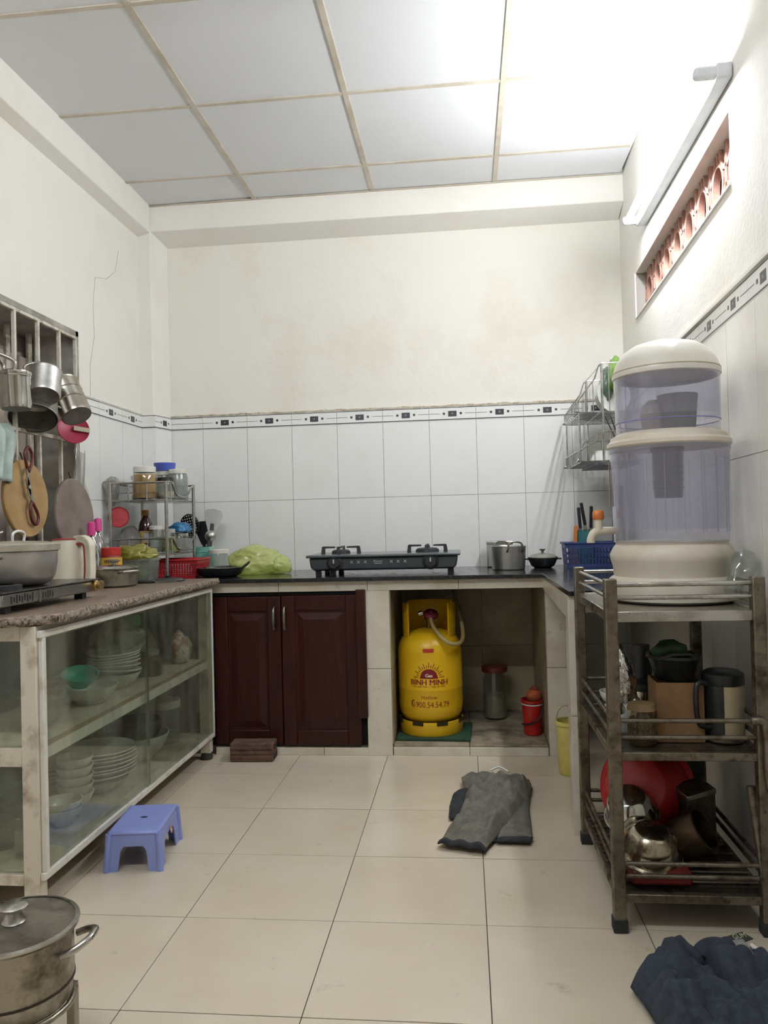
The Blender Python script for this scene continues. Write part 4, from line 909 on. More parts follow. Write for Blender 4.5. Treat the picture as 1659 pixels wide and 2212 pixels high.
jar2('squat jar of yellow green pickles on the lower rack tier', (-.005, -.52, T1), .035, .112, M('grey white lid', 'b9b6aa', rough=.4), fill=.7, fm=M('olive pickles', '9aa04a', '7f8a3a', rough=.5), lidh=.014)
jar2('clear jar with silver lid at the right of the lower tier', (-.01, -.36, T1), .045, .092, silver_lid, lidh=.014, lr=.046)
bbg = bag('blue_bag', M('blue film', '3f7fae', '356d98', rough=.25), None, (0, 0, 0), (.05, .05, .03), 17, .3, loc=(-.005, -.36, T1+.118)); tag(bbg, 'knotted blue plastic bag on a jar of the lower tier', 'bag')
gs = MB().ball((0, 0, 0), .018, .018, .014).build('green_sponge', M('lime sponge', '9fce58', rough=.8, scale=40, bump=.4), smooth=70); gs.location = (.0, -.44, T1+.082); tag(gs, 'lime green sponge beside the blue bag on the rack', 'sponge'); gs.location = (.012, -.455, T1+.014)
rdp = thing('red_lid', 'round red plastic lid leaning at the left of the rack', 'lid disc', (-.212, -.612, WT+.30), rot=(R(83), R(0), R(15))); rdp.name = 'red_saucer'
rdp['label'] = 'round red plastic saucer leaning at the left of the rack'; rdp['category'] = 'saucer'
MB().lathe([(0, 0), (.046, 0), (.05, .006), (.048, .008), (.044, .004), (0, .004)], 32).build('disc', M('translucent red plastic', 'b8353a', 'a42b31', rough=.35), rdp, smooth=40)
MB(Tr(0, 0, .004)).lathe([(.012, 0), (.014, .003), (.0, .003)], 16).build('boss', M('translucent red plastic', 'b8353a'), rdp, smooth=40)
cbg = bag('snack_pouch', G('silvery pouch', 'e0dedb', film=.6, filmhi=.8, filmc='bdb8b2', rough=.15), None, (0, 0, 0), (.045, .06, .07), 23, .3, lvl=3, loc=(-.20, -.53, T1+.055)); tag(cbg, 'silvery clear pouch under the red saucer on the rack', 'bag')

# ------------------------------------------------------------------ red basket, utensil cup, jar, pan, green bag
rb = thing('red_basket', 'red plastic basket with slotted sides below the steel rack', 'basket', (.035, -.47, WT))
def slotted(parent, x0, x1, y0, y1, h, flare, m, nx, ny, rows=2):
    """tray basket built of floor, rim and separate slats"""
    box('basket_floor', m, parent, x0, x1, y0, y1, 0, .005)
    def P(x, y, z): k = 1+flare*z/h; cx, cy = (x0+x1)/2, (y0+y1)/2; return (cx+(x-cx)*k, cy+(y-cy)*k, z)
    for (ax, ay, bx_, by, n) in ((x0, y0, x1, y0, nx), (x0, y1, x1, y1, nx), (x0, y0, x0, y1, ny), (x1, y0, x1, y1, ny)):
        mb = MB(); t = .003; nrm = Vector((by-ay, ax-bx_, 0)).normalized()*t
        zs = [0, h*.12]+[h*(.12+.68*(i+1)/rows) for i in range(rows)]+[h]
        def strip(u0, u1, z0, z1):
            q = [P(ax+(bx_-ax)*u, ay+(by-ay)*u, z) for u, z in ((u0, z0), (u1, z0), (u1, z1), (u0, z1))]
            mb.hexa([Vector(q[0]), Vector(q[1]), Vector(q[1])+nrm, Vector(q[0])+nrm], [Vector(q[3]), Vector(q[2]), Vector(q[2])+nrm, Vector(q[3])+nrm])
        strip(0, 1, 0, h*.12); strip(0, 1, h*.8, h)
        for i in range(1, rows): zc = h*(.12+.68*i/rows); strip(0, 1, zc-h*.025, zc+h*.025)
        for i in range(n+1):
            u = i/n; w_ = .5/n*.45; strip(max(0, u-w_), min(1, u+w_), h*.12, h*.8)
        mb.build('basket_side', m, parent)
    k = 1+flare; cx, cy = (x0+x1)/2, (y0+y1)/2; hx, hy = (x1-x0)/2*k+.004, (y1-y0)/2*k+.004
    MB().tube([(cx-hx, cy-hy, h), (cx+hx, cy-hy, h), (cx+hx, cy+hy, h), (cx-hx, cy+hy, h)], .005, 8, closed=True).build('basket_rim', m, parent, smooth=40)
redp = M('red basket plastic', 'b32a30', '9e2228', rough=.35)
slotted(rb, -.10, .10, -.085, .085, .088, .14, redp, 16, 12, 3)
for x, y in ((-.06, 0), (.02, -.02), (.06, .04)):
    pass
uc = thing('utensil_cup', 'mint green cup behind the rack holding black ladles', 'cup', (.045, -.15, WT))
MB().add([(x*s, y*s, z) for z, s in ((0, .88), (.14, 1), (.14, .94), (.005, .82)) for x, y in ((-.042, -.042), (.042, -.042), (.042, .042), (-.042, .042))], [(3, 2, 1, 0), (12, 13, 14, 15)]+[(k*4+i, k*4+(i+1) % 4, k*4+4+(i+1) % 4, k*4+4+i) for k in range(3) for i in range(4)]).build('body', M('mint plastic', '8fcfc0', '7dbfb0', rough=.35), uc, bevel=.004)
box('band', M('mint plastic', '8fcfc0'), uc, -.0425, .0425, -.0428, -.041, .112, .118)
sk = thing('slotted_spoon', 'black slotted turner standing in the mint cup', 'utensil', (.02, -.15, WT+.012), rot=(0, R(-12), R(0)))
mb = MB(); 
def disc_holes(r, nr=5, z0=.0):
    # an oval blade made of a lattice so that the holes are open
    n = 9
    for i in range(n):
        x = -r+2*r*i/(n-1); h = sqrt(max(.02, 1-(x/r)**2))*r*1.15
        mb.box(x-.0034, x+.0034, -.0012, .0012, z0-h, z0+h)
        z = -r*1.15+2*r*1.15*i/(n-1); w_ = sqrt(max(.02, 1-(z/(r*1.15))**2))*r
        mb.box(-w_, w_, -.0012, .0012, z0+z-.0038, z0+z+.0038)
    mb.tube([(r*cos(a), 0, z0+r*1.15*sin(a)) for a in [2*pi*i/28 for i in range(28)]], .003, 6, closed=True)
disc_holes(.05, z0=.25)
mb.build('slotted_blade', black_pl, sk)
MB().box(-.007, .007, -.004, .004, 0, .20).build('handle', black_pl, sk, bevel=.002)
sp1 = thing('spatula', 'translucent white spatula leaning out of the mint cup', 'utensil', (.052, -.14, WT+.012), rot=(R(4), R(9), R(8)))
MB().add([(x, y, z) for y in (-.0015, .0015) for x, z in ((-.012, .19), (.012, .19), (.05, .30), (.04, .325), (0, .333), (-.04, .325), (-.05, .30))], [(0, 1, 2, 3, 4, 5, 6), (13, 12, 11, 10, 9, 8, 7)]+[(i, 7+i, 7+(i+1) % 7, (i+1) % 7) for i in range(7)]).build('blade', M('milky plastic', 'cfcfca', 'bfbfb9', rough=.35), sp1)
MB().box(-.011, .011, -.004, .004, 0, .255).build('handle', M('grey grip', '55534f', rough=.5), sp1, bevel=.003)
ladl = thing('ladle', 'round steel ladle hanging over the side of the mint cup', 'ladle', (.058, -.165, WT+.012), rot=(R(8), R(8), 0))
MB().ball((.018, -.022, .195), .03, .03, .03).build('bowl', alu, ladl, smooth=80)
MB().box(-.005, .005, -.002, .002, 0, .17).build('handle', steel, ladl)
tr_ = thing('black_turner', 'solid black turner standing in the mint cup', 'utensil', (.045, -.125, WT+.012), rot=(R(-2), R(-4), 0))
MB().add([(x, y, z) for y in (-.002, .002) for x, z in ((-.014, .14), (.014, .14), (.036, .20), (.034, .265), (-.034, .265), (-.036, .20))], [(0, 1, 2, 3, 4, 5), (11, 10, 9, 8, 7, 6)]+[(i, 6+i, 6+(i+1) % 6, (i+1) % 6) for i in range(6)]).build('blade', M('black nylon', '20262a', '1a1f22', rough=.35), tr_)
MB().box(-.008, .008, -.003, .003, 0, .15).build('handle', M('black nylon', '20262a'), tr_)
jar2('clear square jar with flat white lid beside the mint cup', (.145, -.22, WT), .052, .118, white_lid, lidh=.018, lr=.053)
pn = thing('frying_pan', 'small black two handled pan on the worktop edge', 'pan', (.235, -.475, WT), rz=R(4))
MB().lathe([(0, 0), (.075, 0), (.10, .012), (.115, .04), (.119, .046), (.113, .046), (.098, .016), (.07, .006), (0, .006)], 40).build('body', black_en, pn, smooth=40)
MB().lathe([(.1145, .045), (.12, .045), (.12, .048), (.1145, .048)], 40).build('rim', steel, pn, smooth=40)
for s in (-1, 1): MB().tube(smoothpath([(s*.105, -.03, .038), (s*.135, -.022, .062), (s*.142, .0, .07), (s*.135, .022, .062), (s*.105, .03, .038)]), .004, 8).build('handle', M('brown black handle', '3a2a24', '1d1a18', rough=.4), pn, smooth=60)
gbg = thing('lime_bag', 'big crumpled lime green plastic bag on the worktop', 'bag', (.375, -.30, WT))
bag('bag_body', G('lime film', 'eef3b8', film=.62, filmhi=.82, filmc='e8f0a8', rough=.12), gbg, (-.005, 0, .054), (.132, .10, .085), 13, .2, freq=1.7, lvl=5)
bag('bag_end', G('lime film', 'c6d45c'), gbg, (.115, -.01, .036), (.055, .06, .052), 15, .22, freq=1.8, lvl=4)

# ------------------------------------------------------------------ hob
hb_ = thing('gas_stove', 'black two burner gas stove on the worktop', 'stove', (1.043, -.42, WT))
hob = M('dark grey hob body', '3f464a', '4a5155', rough=.28, scale=6)
MB().add([(x*sx, y*sy, z) for z, sx, sy in ((.024, .92, .92), (.036, .97, .97), (.085, .99, .99)) for x, y in ((-.35, -.17), (.35, -.17), (.35, .17), (-.35, .17))], [(3, 2, 1, 0), (8, 9, 10, 11)]+[(k*4+i, k*4+(i+1) % 4, k*4+4+(i+1) % 4, k*4+4+i) for k in range(2) for i in range(4)]).build('body', hob, hb_, bevel=.008)
box('top_plate', M('hob top', '4a5256', '545c60', rough=.2, scale=6), hb_, -.358, .358, -.185, .185, .085, .098, bevel=.005)
for x in (-.31, -.24, .31): 
    for y in (-.12, .12): box('foot', black_pl, hb_, x-.012, x+.012, y-.012, y+.012, 0, .028)
for x in (-.225, .222):
    k_ = MB(Tr(x, -.166, .06) @ Rot(R(90), 'X')).lathe([(0, 0), (.038, 0), (.038, .006), (.026, .010), (.024, .03), (0, .031)], 28).build('knob', M('black knob', '1b1e20', '24282b', rough=.35), hb_, smooth=40)
    MB().box(x-.003, x+.003, -.1985, -.196, .06, .078).build('knob_mark', M('grey print', 'b9bcbb', rough=.4), k_)
for x, r in ((-.22, .034), (.2, .045)):
    bu = MB(Tr(x, 0, .098)).lathe([(0, 0), (r+.012, 0), (r+.01, .012), (r, .018), (r*.5, .02), (0, .02)], 30).build('burner', iron, hb_, smooth=40)
    for s in (-1, 1): MB().tube([(x+s*.011, 0, .115), (x+s*.011, 0, .128), (x+s*.007, 0, .131)], .0028, 6).build('igniter', steel, bu)
    for i in range(4):
        a = pi/2*i+(R(0)); X_ = Tr(x, 0, .098) @ Rot(a, 'Z')
        mb = MB(X_); 
        prof = [(.098, 0), (.078, 0), (.078, .024), (.076, .026), (.03, .027), (.027, .031), (.032, .035), (.088, .036), (.093, .033)]
        mb.add([(x_, y_, z_) for y_ in (-.006, .006) for x_, z_ in prof], [tuple(range(9)), tuple(range(17, 8, -1))]+[(j, 9+j, 9+(j+1) % 9, (j+1) % 9) for j in range(9)])
        mb.build('pan_support', iron, hb_)
wp = M('white print', 'c8ccca', rough=.5)
FY = -.1672
for x in (-.145, -.113, -.081, .04, .072, .104):
    mb = MB()
    for a in (45, 135): mb.box(-.0085, .0085, -.0006, .0006, -.0013, .0013, X=Tr(x, FY, .063) @ Rot(R(a), 'Y'))
    mb.build('cross_print', wp, hb_)
v, f = text_geo('Rinnai', .017, True); MB(Tr(-.022, FY-.0004, .06) @ Rot(R(90), 'X')).add(v, f).build('lettering', wp, hb_)
mb = MB()
for i in range(9): mb.box(-.022-.017+i*.0039, -.022-.017+i*.0039+.0028, FY-.0004, FY, .0535, .0565)
mb.build('small_print', wp, hb_)

# ------------------------------------------------------------------ pots right of the hob
pA = thing('cooking_pot', 'open aluminium pot with loop handles beside the stove', 'pot', (1.632, -.335, WT), rz=R(-72))
MB().lathe([(0, 0), (.075, 0), (.079, .004), (.086, .112), (.089, .114), (.084, .116), (.080, .11), (.074, .006), (0, .004)], 40).build('body', alu, pA, smooth=40)
for s in (-1, 1): MB().tube(smoothpath([(s*.082, -.038, .088), (s*.094, -.038, .1), (s*.094, -.03, .128), (s*.094, 0, .136), (s*.094, .03, .128), (s*.094, .038, .1), (s*.082, .038, .088)], 4), .0048, 8).build('handle', steel_d, pA, smooth=60)
pB = thing('square_tin', 'grey square tin standing behind the aluminium pot', 'tin', (1.61, -.10, WT))
MB().box(-.075, .055, -.05, .05, 0, .125).build('body', alu_d, pB, bevel=.006); box('lid', alu, pB, -.077, .057, -.052, .052, .118, .135, bevel=.004)
pC = thing('lidded_wok', 'small black wok with glass lid by the blue basket', 'pan', (1.805, -.245, WT))
MB().lathe([(0, 0), (.04, 0), (.058, .012), (.07, .04), (.074, .05), (.07, .05), (.055, .014), (0, .006)], 34).build('body', black_en, pC, smooth=40)
l3 = MB().lathe([(.074, .05), (.074, .054), (.05, .068), (0, .076), (0, .073), (.05, .064), (.07, .051)], 34).build('lid', M('smoky glass lid', '9b988e', '7c796f', rough=.15, metal=.4), pC, smooth=40)
MB(Tr(0, 0, .074)).lathe([(.006, 0), (.006, .008), (.016, .016), (.016, .019), (0, .02)], 18).build('knob', M('knob taupe', '6d6152', rough=.4), l3, smooth=40)
for s in (-1, 1): box('handle', black_pl, pC, min(s*.07, s*.092), max(s*.07, s*.092), -.012, .012, .040, .048, bevel=.003)
# ------------------------------------------------------------------ blue basket with knives
bq = thing('blue_basket', 'blue slotted plastic basket on the worktop in the corner', 'basket', (2.03, -.20, WT))
blp = M('dark blue plastic', '35467a', '2c3a66', rough=.4)
slotted(bq, -.11, .12, -.07, .07, .118, .07, blp, 15, 9, 3)
tc_ = thing('teal_holder', 'teal perforated holder of knives inside the blue basket', 'holder', (2.022, -.185, WT+.008))
MB().lathe([(0, 0), (.04, 0), (.043, .17), (.039, .17), (.036, .005), (0, .004)], 26).build('body', M('teal holder plastic', '3c7d84', '2f6a71', rough=.4), tc_, smooth=40)
kn_m = M('black knife grip', '232426', '1a1b1c', rough=.45)
def knife(label, x, y, z, tilt, hl, m, w=.008):
    o = thing('knife', label, 'knife', (x, y, z), rot=(R(3), R(tilt), 0))
    MB().box(-w, w, -.007, .007, 0, hl).build('handle', m, o, bevel=.004)
    MB().box(-.012, .008, -.0008, .0008, -.11, 0).build('blade', steel, o)
    return o
knife('black handled knife at the left of the teal holder', 2.0, -.19, WT+.19, -4, .105, kn_m)
knife('tallest black handled knife leaning in the teal holder', 2.026, -.175, WT+.205, -9, .115, kn_m)
knife('black handled knife standing upright at the right of the holder', 2.055, -.17, WT+.19, 2, .11, kn_m)
knife('orange handled peeler knife standing in the blue basket', 1.972, -.20, WT+.105, 2, .10, M('orange grip', 'd97a35', 'c76a2a', rough=.4), w=.009)
wp_ = thing('wooden_paddle', 'brown wooden rice paddle leaning out of the blue basket', 'paddle', (1.965, -.215, WT+.02), rot=(0, R(-17), 0))
MB(Tr(0, 0, .145)).ball((0, 0, 0), .024, .006, .045).build('paddle_blade', M('brown paddle wood', '7a5f52', '65493d', rough=.6, scale=14), wp_, smooth=80)
MB().box(-.006, .006, -.004, .004, 0, .11).build('handle', M('brown paddle wood', '7a5f52'), wp_, bevel=.002)
cb2 = MB().box(-.012, .012, -.09, .09, 0, .40).build('cutting_board', M('grey green board', '82877f', '6e736b', rough=.6, scale=6), bevel=.006); cb2.location = (2.19, -.125, WT); cb2.rotation_euler = (0, R(1.5), 0); tag(cb2, 'tall grey chopping board standing in the back right corner', 'board')
# ------------------------------------------------------------------ dish rack on the right wall
dr = thing('dish_rack', 'two tier chrome wire dish rack on the right wall', 'rack', (0, 0, 0))
DX0, DX1, DY0, DY1 = 1.955, 2.245, -.52, -.07
def wire(pts, r=.0028, nm='wire'): MB().tube(pts, r, 6).build(nm, chrome, dr, smooth=60)
def basket(zb, zt, xs):   # xs: front bottom x, knee x, top x
    for y in (DY0, DY1):  # end frames with sloped front
        wire(smoothpath([(DX1, y, zb), (xs[0]+.012, y, zb), (xs[0], y, zb+.012), (xs[0], y, zb+.05)], 3), .0035, 'end_frame')
        wire([(xs[0], y, zb+.05), (xs[1], y, zb+(zt-zb)*.68), (xs[2], y, zt-.012), (xs[2]+.015, y, zt), (DX1, y, zt)], .0035, 'end_frame')
        for k in range(1, 8):
            x = xs[0]+(DX1-xs[0])*k/8
            if x < xs[1]: z = zb+.05+(zt-zb-.05)*.45*(x-xs[0])/(xs[1]-xs[0])
            else: z = zt if x > xs[2] else zb+(zt-zb)*.7
            wire([(x, y, zb), (x, y, z)], .0022)
    for k in range(10):
        y = DY0+(DY1-DY0)*k/9
        wire([(DX1, y, zb), (xs[0]+.008, y, zb), (xs[0], y, zb+.01), (xs[0], y, zb+.05)], .0024)
    for x in (xs[0]+.01, xs[0]+.1, xs[0]+.2): wire([(x, DY0, zb-.002), (x, DY1, zb-.002)], .003)
    wire([(xs[0], DY0, zb+.05), (xs[0], DY1, zb+.05)], .004, 'front_rail')
    wire([(xs[2]+.015, DY0, zt), (xs[2]+.015, DY1, zt)], .003, 'top_rail'); wire([(DX1, DY0, zt), (DX1, DY1, zt)], .003, 'top_rail')
basket(1.53, 1.755, (1.955, 2.035, 2.055)); basket(1.305, 1.44, (1.955, 2.035, 2.045))
for x, z1 in ((1.962, 1.535), (2.07, 1.75)):
    for y in (DY0, DY1): wire([(x, y, 1.305), (x, y, z1)], .004, 'upright')
tray = box('drip_tray', M('dark drip tray', '5b5c66', '43444c', rough=.4), dr, 2.03, 2.23, DY0+.02, DY1-.02, 1.288, 1.296)
for i, (y, tl) in enumerate(((-.20, 14), (-.25, 17), (-.30, 20))):
    o = MB().lathe([(0, 0), (.05, 0), (.085, .012), (.09, .016), (.083, .015), (.05, .004), (0, .004)], 28).build('rack_plate', porcelain, smooth=40); o.location = (2.155, y, 1.64); o.rotation_euler = (R(80+tl*.3), R(12), R(20)); tag(o, ('white plate standing farthest back in the upper rack', 'middle white plate standing in the upper rack', 'white plate standing nearest in the upper rack')[i], 'plate')
o = MB().lathe([(0, 0), (.05, 0), (.09, .012), (.095, .018), (.085, .016), (.05, .005), (0, .005)], 28).build('flat_dish', M('grey white dish', 'c9c9c4', rough=.2), smooth=40); o.location = (2.07, -.22, 1.537); tag(o, 'white dish lying flat in the upper rack', 'dish')
o = bowl(.062, .055).build('blue_rim_bowl', porcelain, smooth=42); o.location = (2.105, -.27, 1.372); o.rotation_euler = (R(180), 0, 0); tag(o, 'white bowl upside down in the lower rack', 'bowl')
gr = thing('green_bag_rack', 'bright green plastic bag over the rack top', 'bag', (2.165, -.34, 1.715)); gr.name = 'green_film_bag'
bag('bag_body', G('fresh green film', 'b9dc84', film=.7, filmhi=.9, filmc='a6cf6e', rough=.2), gr, (0, .02, .02), (.035, .09, .075), 41, .3, lvl=4, flat=False)
bag('bag_fold', G('grey green film', '9fb3a4', film=.6, filmhi=.85, filmc='879b8c', rough=.2), gr, (-.035, .05, -.03), (.03, .05, .085), 43, .3, lvl=4, flat=False)
chm = M('dark wood stick', '4e453d', '39322c', rough=.4); ch2 = M('brown wood stick', '7b5f4c', '644a39', rough=.5)
ucp = thing('cutlery_cage', 'wire cutlery cage at the near end of the lower rack', 'cage', (2.19, -.44, 1.31))
for z in (0, .03, .06, .09): MB().tube([(.035*cos(a), .035*sin(a), z) for a in [2*pi*i/16 for i in range(16)]], .0022, 6, closed=True).build('ring', chrome, ucp)
for i in range(10): a = 2*pi*i/10; MB().tube([(.035*cos(a), .035*sin(a), 0), (.035*cos(a), .035*sin(a), .09)], .002, 5).build('rod', chrome, ucp)
box('cage_floor', chrome, ucp, -.03, .03, -.03, .03, 0, .003)
for i, (dx, dy, ax, ay, m_) in enumerate(((-.012, .0, -24, 6, chm), (-.004, .012, -20, 10, chm), (.008, .008, -14, 4, ch2), (.014, -.006, -6, -6, ch2))):
    o = MB().tube([(0, 0, 0), (0, 0, .22)], [.0042, .003], 8).build('chopstick', m_, smooth=50); o.location = (2.19+dx, -.44+dy, 1.315); o.rotation_euler = (R(ay), R(ax), 0)
    tag(o, ('dark chopstick leaning lowest in the cutlery cage', 'dark chopstick leaning second in the cutlery cage', 'brown chopstick third in the cutlery cage', 'brown chopstick standing most upright in the cutlery cage')[i], 'chopstick', 'chopsticks')

# ------------------------------------------------------------------ steel cart on the right
KX0, KX1, KY0, KY1 = 1.787, 2.145, -2.14, -1.60     # post centres
ca = thing('kitchen_cart', 'stained steel three tier cart against the right wall', 'cart', (0, 0, 0))
for x, y in ((KX0, KY0), (KX1, KY0), (KX0, KY1), (KX1, KY1)):
    box('post', rusty, ca, x-.0155, x+.0155, y-.0155, y+.0155, .03, .885, bevel=.003)
    box('foot', M('dark rubber foot', '26282a', rough=.8), ca, x-.018, x+.018, y-.018, y+.018, 0, .034, bevel=.003)
def rails(zs, r=.0055, m=steel_d):
    for z in zs:
        for y in (KY0, KY1): MB().tube([(KX0, y, z), (KX1, y, z)], r, 8).build('rail', m, ca, smooth=60)
        for x in (KX0, KX1): MB().tube([(x, KY0, z), (x, KY1, z)], r, 8).build('rail', m, ca, smooth=60)
def shelf(z0, z1, m, mt=None):
    for y in (KY0, KY1): box('shelf_edge', m, ca, KX0+.012, KX1-.012, y-.008, y+.008, z0, z1, bevel=.002)
    for x in (KX0, KX1): box('shelf_edge', m, ca, x-.008, x+.008, KY0+.012, KY1-.012, z0, z1, bevel=.002)
    box('shelf_sheet', mt or m, ca, KX0+.008, KX1-.008, KY0+.008, KY1-.008, z1-.006, z1-.002)
shelf(.775, .802, steel, M('grimy steel sheet', 'a9a193', '7a6c58', rough=.35, metal=.8, scale=9)); rails((.836, .869), .006, steel)
shelf(.427, .448, rusty); rails((.484, .526), .006, rusty)
shelf(.073, .094, rusty); rails((.137, .168), .006, rusty)
# short curved guard at the right of the middle tier and the slanted stay below it
MB().tube(smoothpath([(KX1-.03, KY0-.02, .53), (KX1-.006, KY0-.024, .53), (KX1+.004, KY0-.024, .5), (KX1+.006, KY0-.022, .40), (KX1+.012, KY0-.018, .36)]), .011, 8).build('guard', rusty, ca, smooth=60)
MB().tube([(KX1-.02, KY0+.03, .355), (KX1-.004, KY0-.012, .10)], .012, 8).build('stay', rusty, ca, smooth=60)
# mid and low tier wires
for k in range(1, 9):
    y = KY0+(KY1-KY0)*k/9
    MB().tube([(KX0, y, .098), (KX1, y, .098)], .004, 6).build('shelf_wire', rusty, ca, smooth=60)

# ------------------------------------------------------------------ water filter
wf_ = thing('water_filter', 'tall domed water filter with bluish clear tanks on the cart', 'water filter', (2.012, -1.86, .803))
wpl = M('warm white plastic', 'ddd5c6', 'cdc3b1', rough=.4, scale=5)
dome = M('ivory plastic', 'dad6cb', 'd2cdc1', rough=.28, scale=3)
MB().lathe([(0, 0), (.168, 0), (.176, .006), (.177, .05), (.172, .062), (.160, .070), (.162, .095), (.168, .115), (.170, .13), (.160, .15), (.152, .16), (.155, .168), (0, .168)], 56).build('base', wpl, wf_, smooth=40)
MB().lathe([(.150, .166), (.156, .166), (.157, .2), (.162, .41), (.163, .42), (.166, .422), (.166, .435), (.160, .436), (.156, .41), (.152, .2)], 56).build('lower_tank', plast_blu, wf_, smooth=40)
mb = MB()
for i in range(20):
    a = 2*pi*i/20; mb.box(.1555, .1575, -.0012, .0012, .19, .41, X=Rot(a, 'Z'))
mb.build('tank_ribs', plast_blu, wf_)
MB().lathe([(0, .434), (.166, .434), (.170, .438), (.170, .448), (.160, .456), (.158, .466), (.146, .472), (.14, .477), (0, .477)], 56).build('middle_ring', wpl, wf_, smooth=40)
MB().lathe([(.136, .476), (.141, .476), (.143, .52), (.145, .63), (.146, .645), (.141, .645), (.14, .52)], 56).build('upper_tank', plast_blu, wf_, smooth=40)
MB().lathe([(.1432, .5045), (.1442, .505), (.1442, .507), (.1432, .5075)], 56).build('tank_line', M('violet line', '8380bb', rough=.3), wf_, smooth=40)
MB().lathe([(.139, .632), (.148, .636), (.149, .646), (.146, .654), (.139, .678), (.120, .708), (.09, .727), (.05, .738), (0, .742)], 56).build('dome_lid', dome, wf_, smooth=40)
MB().lathe([(.1458, .650), (.1482, .651), (.1478, .654), (.1452, .655)], 56).build('lid_line', M('beige line', 'b5a88f', rough=.4), wf_, smooth=40)
cart_g = M('grey filter cartridge', '35343d', '2a2930', rough=.4)
MB(Tr(-.005, -.01, 0)).lathe([(0, .29), (.038, .29), (.040, .31), (.042, .42), (.047, .425), (.047, .442), (0, .443)], 28).build('cartridge', cart_g, wf_, smooth=40)
for z in (.315, .335, .355, .375): MB(Tr(-.005, -.01, 0)).lathe([(.0405, z), (.0425, z+.002), (.0425, z+.006), (.0405, z+.008)], 28).build('cartridge_ring', cart_g, wf_, smooth=40)
MB(Tr(.03, .0, 0)).lathe([(0, .49), (.048, .49), (.052, .54), (.056, .585), (.053, .585), (.048, .56), (0, .555)], 30).build('pre_filter', M('grey ceramic cup', '6f6e6b', '605f5c', rough=.6), wf_, smooth=40)
MB(Tr(-.03, .02, 0)).lathe([(0, .49), (.035, .49), (.04, .53), (.034, .56), (.015, .575), (0, .577)], 26).build('ceramic_dome', M('tan ceramic', 'a3938a', '93837a', rough=.7), wf_, smooth=40)
tp = thing('dispenser_tap', '', 'tap'); bpy.data.objects.remove(tp)
TPX = Tr(-.158, .02, .188) @ Rot(R(14), 'Z')
tm = M('ivory tap plastic', 'e0d6c4', 'd1c6b2', rough=.35)
tap = MB(TPX).tube(smoothpath([(.012, 0, .012), (-.02, 0, .012), (-.04, 0, .012), (-.058, 0, .006), (-.067, 0, -.01), (-.068, 0, -.022)]), [.011]*8+[.012]*6+[.013]*9+[.013]*20, 12)
tap = MB(TPX); P_t = smoothpath([(.012, 0, .012), (-.02, 0, .012), (-.04, 0, .012), (-.058, 0, .006), (-.067, 0, -.01), (-.068, 0, -.022)]); tap.tube(P_t, .0115, 12)
tap.lathe([(0, .0), (.012, .0), (.012, .035), (0, .035)], 16, X=TPX @ Tr(-.043, 0, .012))
to = tap.build('tap', tm, wf_, smooth=50)
MB(TPX @ Tr(-.043, 0, .045)).lathe([(0, 0), (.015, 0), (.017, .004), (.016, .022), (.012, .027), (0, .028)], 18).build('tap_cap', M('orange tap cap', 'd07a3c', 'bb6a2e', rough=.3), to, smooth=40)
MB().lathe([(.1665, .27), (.1655, .40)], 16, a0=R(158), a1=R(176)).build('sticker', M('faded orange sticker', 'd9a894', 'c99884', rough=.5), wf_, smooth=60)
# onion shaped glass bottle behind the right rail
ob = thing('glass_bottle', 'round clear glass bottle lying at the right of the water filter', 'bottle', (2.118, -2.06, .86)); ob.rotation_euler = Vector((.42, .40, .62)).to_track_quat('Z', 'X').to_euler()
MB().lathe([(.016, -.03), (.018, -.028), (.018, -.005), (.022, .005), (.03, .025), (.04, .05), (.04, .07), (.03, .095), (.0, .105), (0, .102), (.028, .092), (.037, .068), (.037, .05), (.027, .026), (.015, -.004), (.015, -.03)], 28).build('body', glass_c, ob, smooth=60)
MB().lathe([(.0185, -.03), (.0205, -.028), (.0205, -.022), (.0185, -.02)], 24).build('lip', glass_c, ob, smooth=60)

# ------------------------------------------------------------------ middle tier
ZM = .448
cbx = thing('carton', 'brown cardboard carton holding a black pan on the middle tier', 'carton', (1.975, -2.00, ZM), rz=R(-2))
crd = M('brown cardboard', '8a6a45', '755737', rough=.85, scale=6)
for (x0, x1, y0, y1, n) in ((-.06, .06, -.055, -.051, 'panel'), (-.06, .06, .051, .055, 'panel'), (-.06, -.056, -.051, .051, 'panel'), (.056, .06, -.051, .051, 'panel')): box(n, crd, cbx, x0, x1, y0, y1, 0, .155)
box('bottom_panel', crd, cbx, -.06, .06, -.055, .055, 0, .003)
bp_ = thing('black_basin', 'black plastic basin resting in the cardboard carton', 'basin', (1.975, -2.0, ZM+.135))
MB().lathe([(0, .02), (.045, .02), (.05, .024), (.066, .075), (.072, .08), (.072, .088), (.064, .086), (.046, .028), (0, .026)], 30).build('body', M('soft black plastic', '17191a', '222426', rough=.3), bp_, smooth=40)
MB().tube([(-.05, -.05, .082), (-.02, -.07, .098), (.02, -.07, .098), (.05, -.05, .082)], .005, 6).build('handle', black_pl, bp_, smooth=60)
gcb = bag('leafy_greens', M('dark green leaves', '34502e', '26401f', rough=.6, scale=30), None, (0, 0, 0), (.04, .04, .03), 51, .5, lvl=3, flat=False, loc=(1.965, -1.985, ZM+.225)); gcb.name = 'green_cabbage'; tag(gcb, 'dark green leaves heaped in the black basin', 'greens')
tm_ = thing('insulated_jug', 'large black and beige insulated jug on the middle tier', 'jug', (2.088, -2.035, ZM))
MB().lathe([(0, 0), (.042, 0), (.049, .006), (.05, .13), (.048, .15), (0, .15)], 34).build('body', steel_d, tm_, smooth=40)
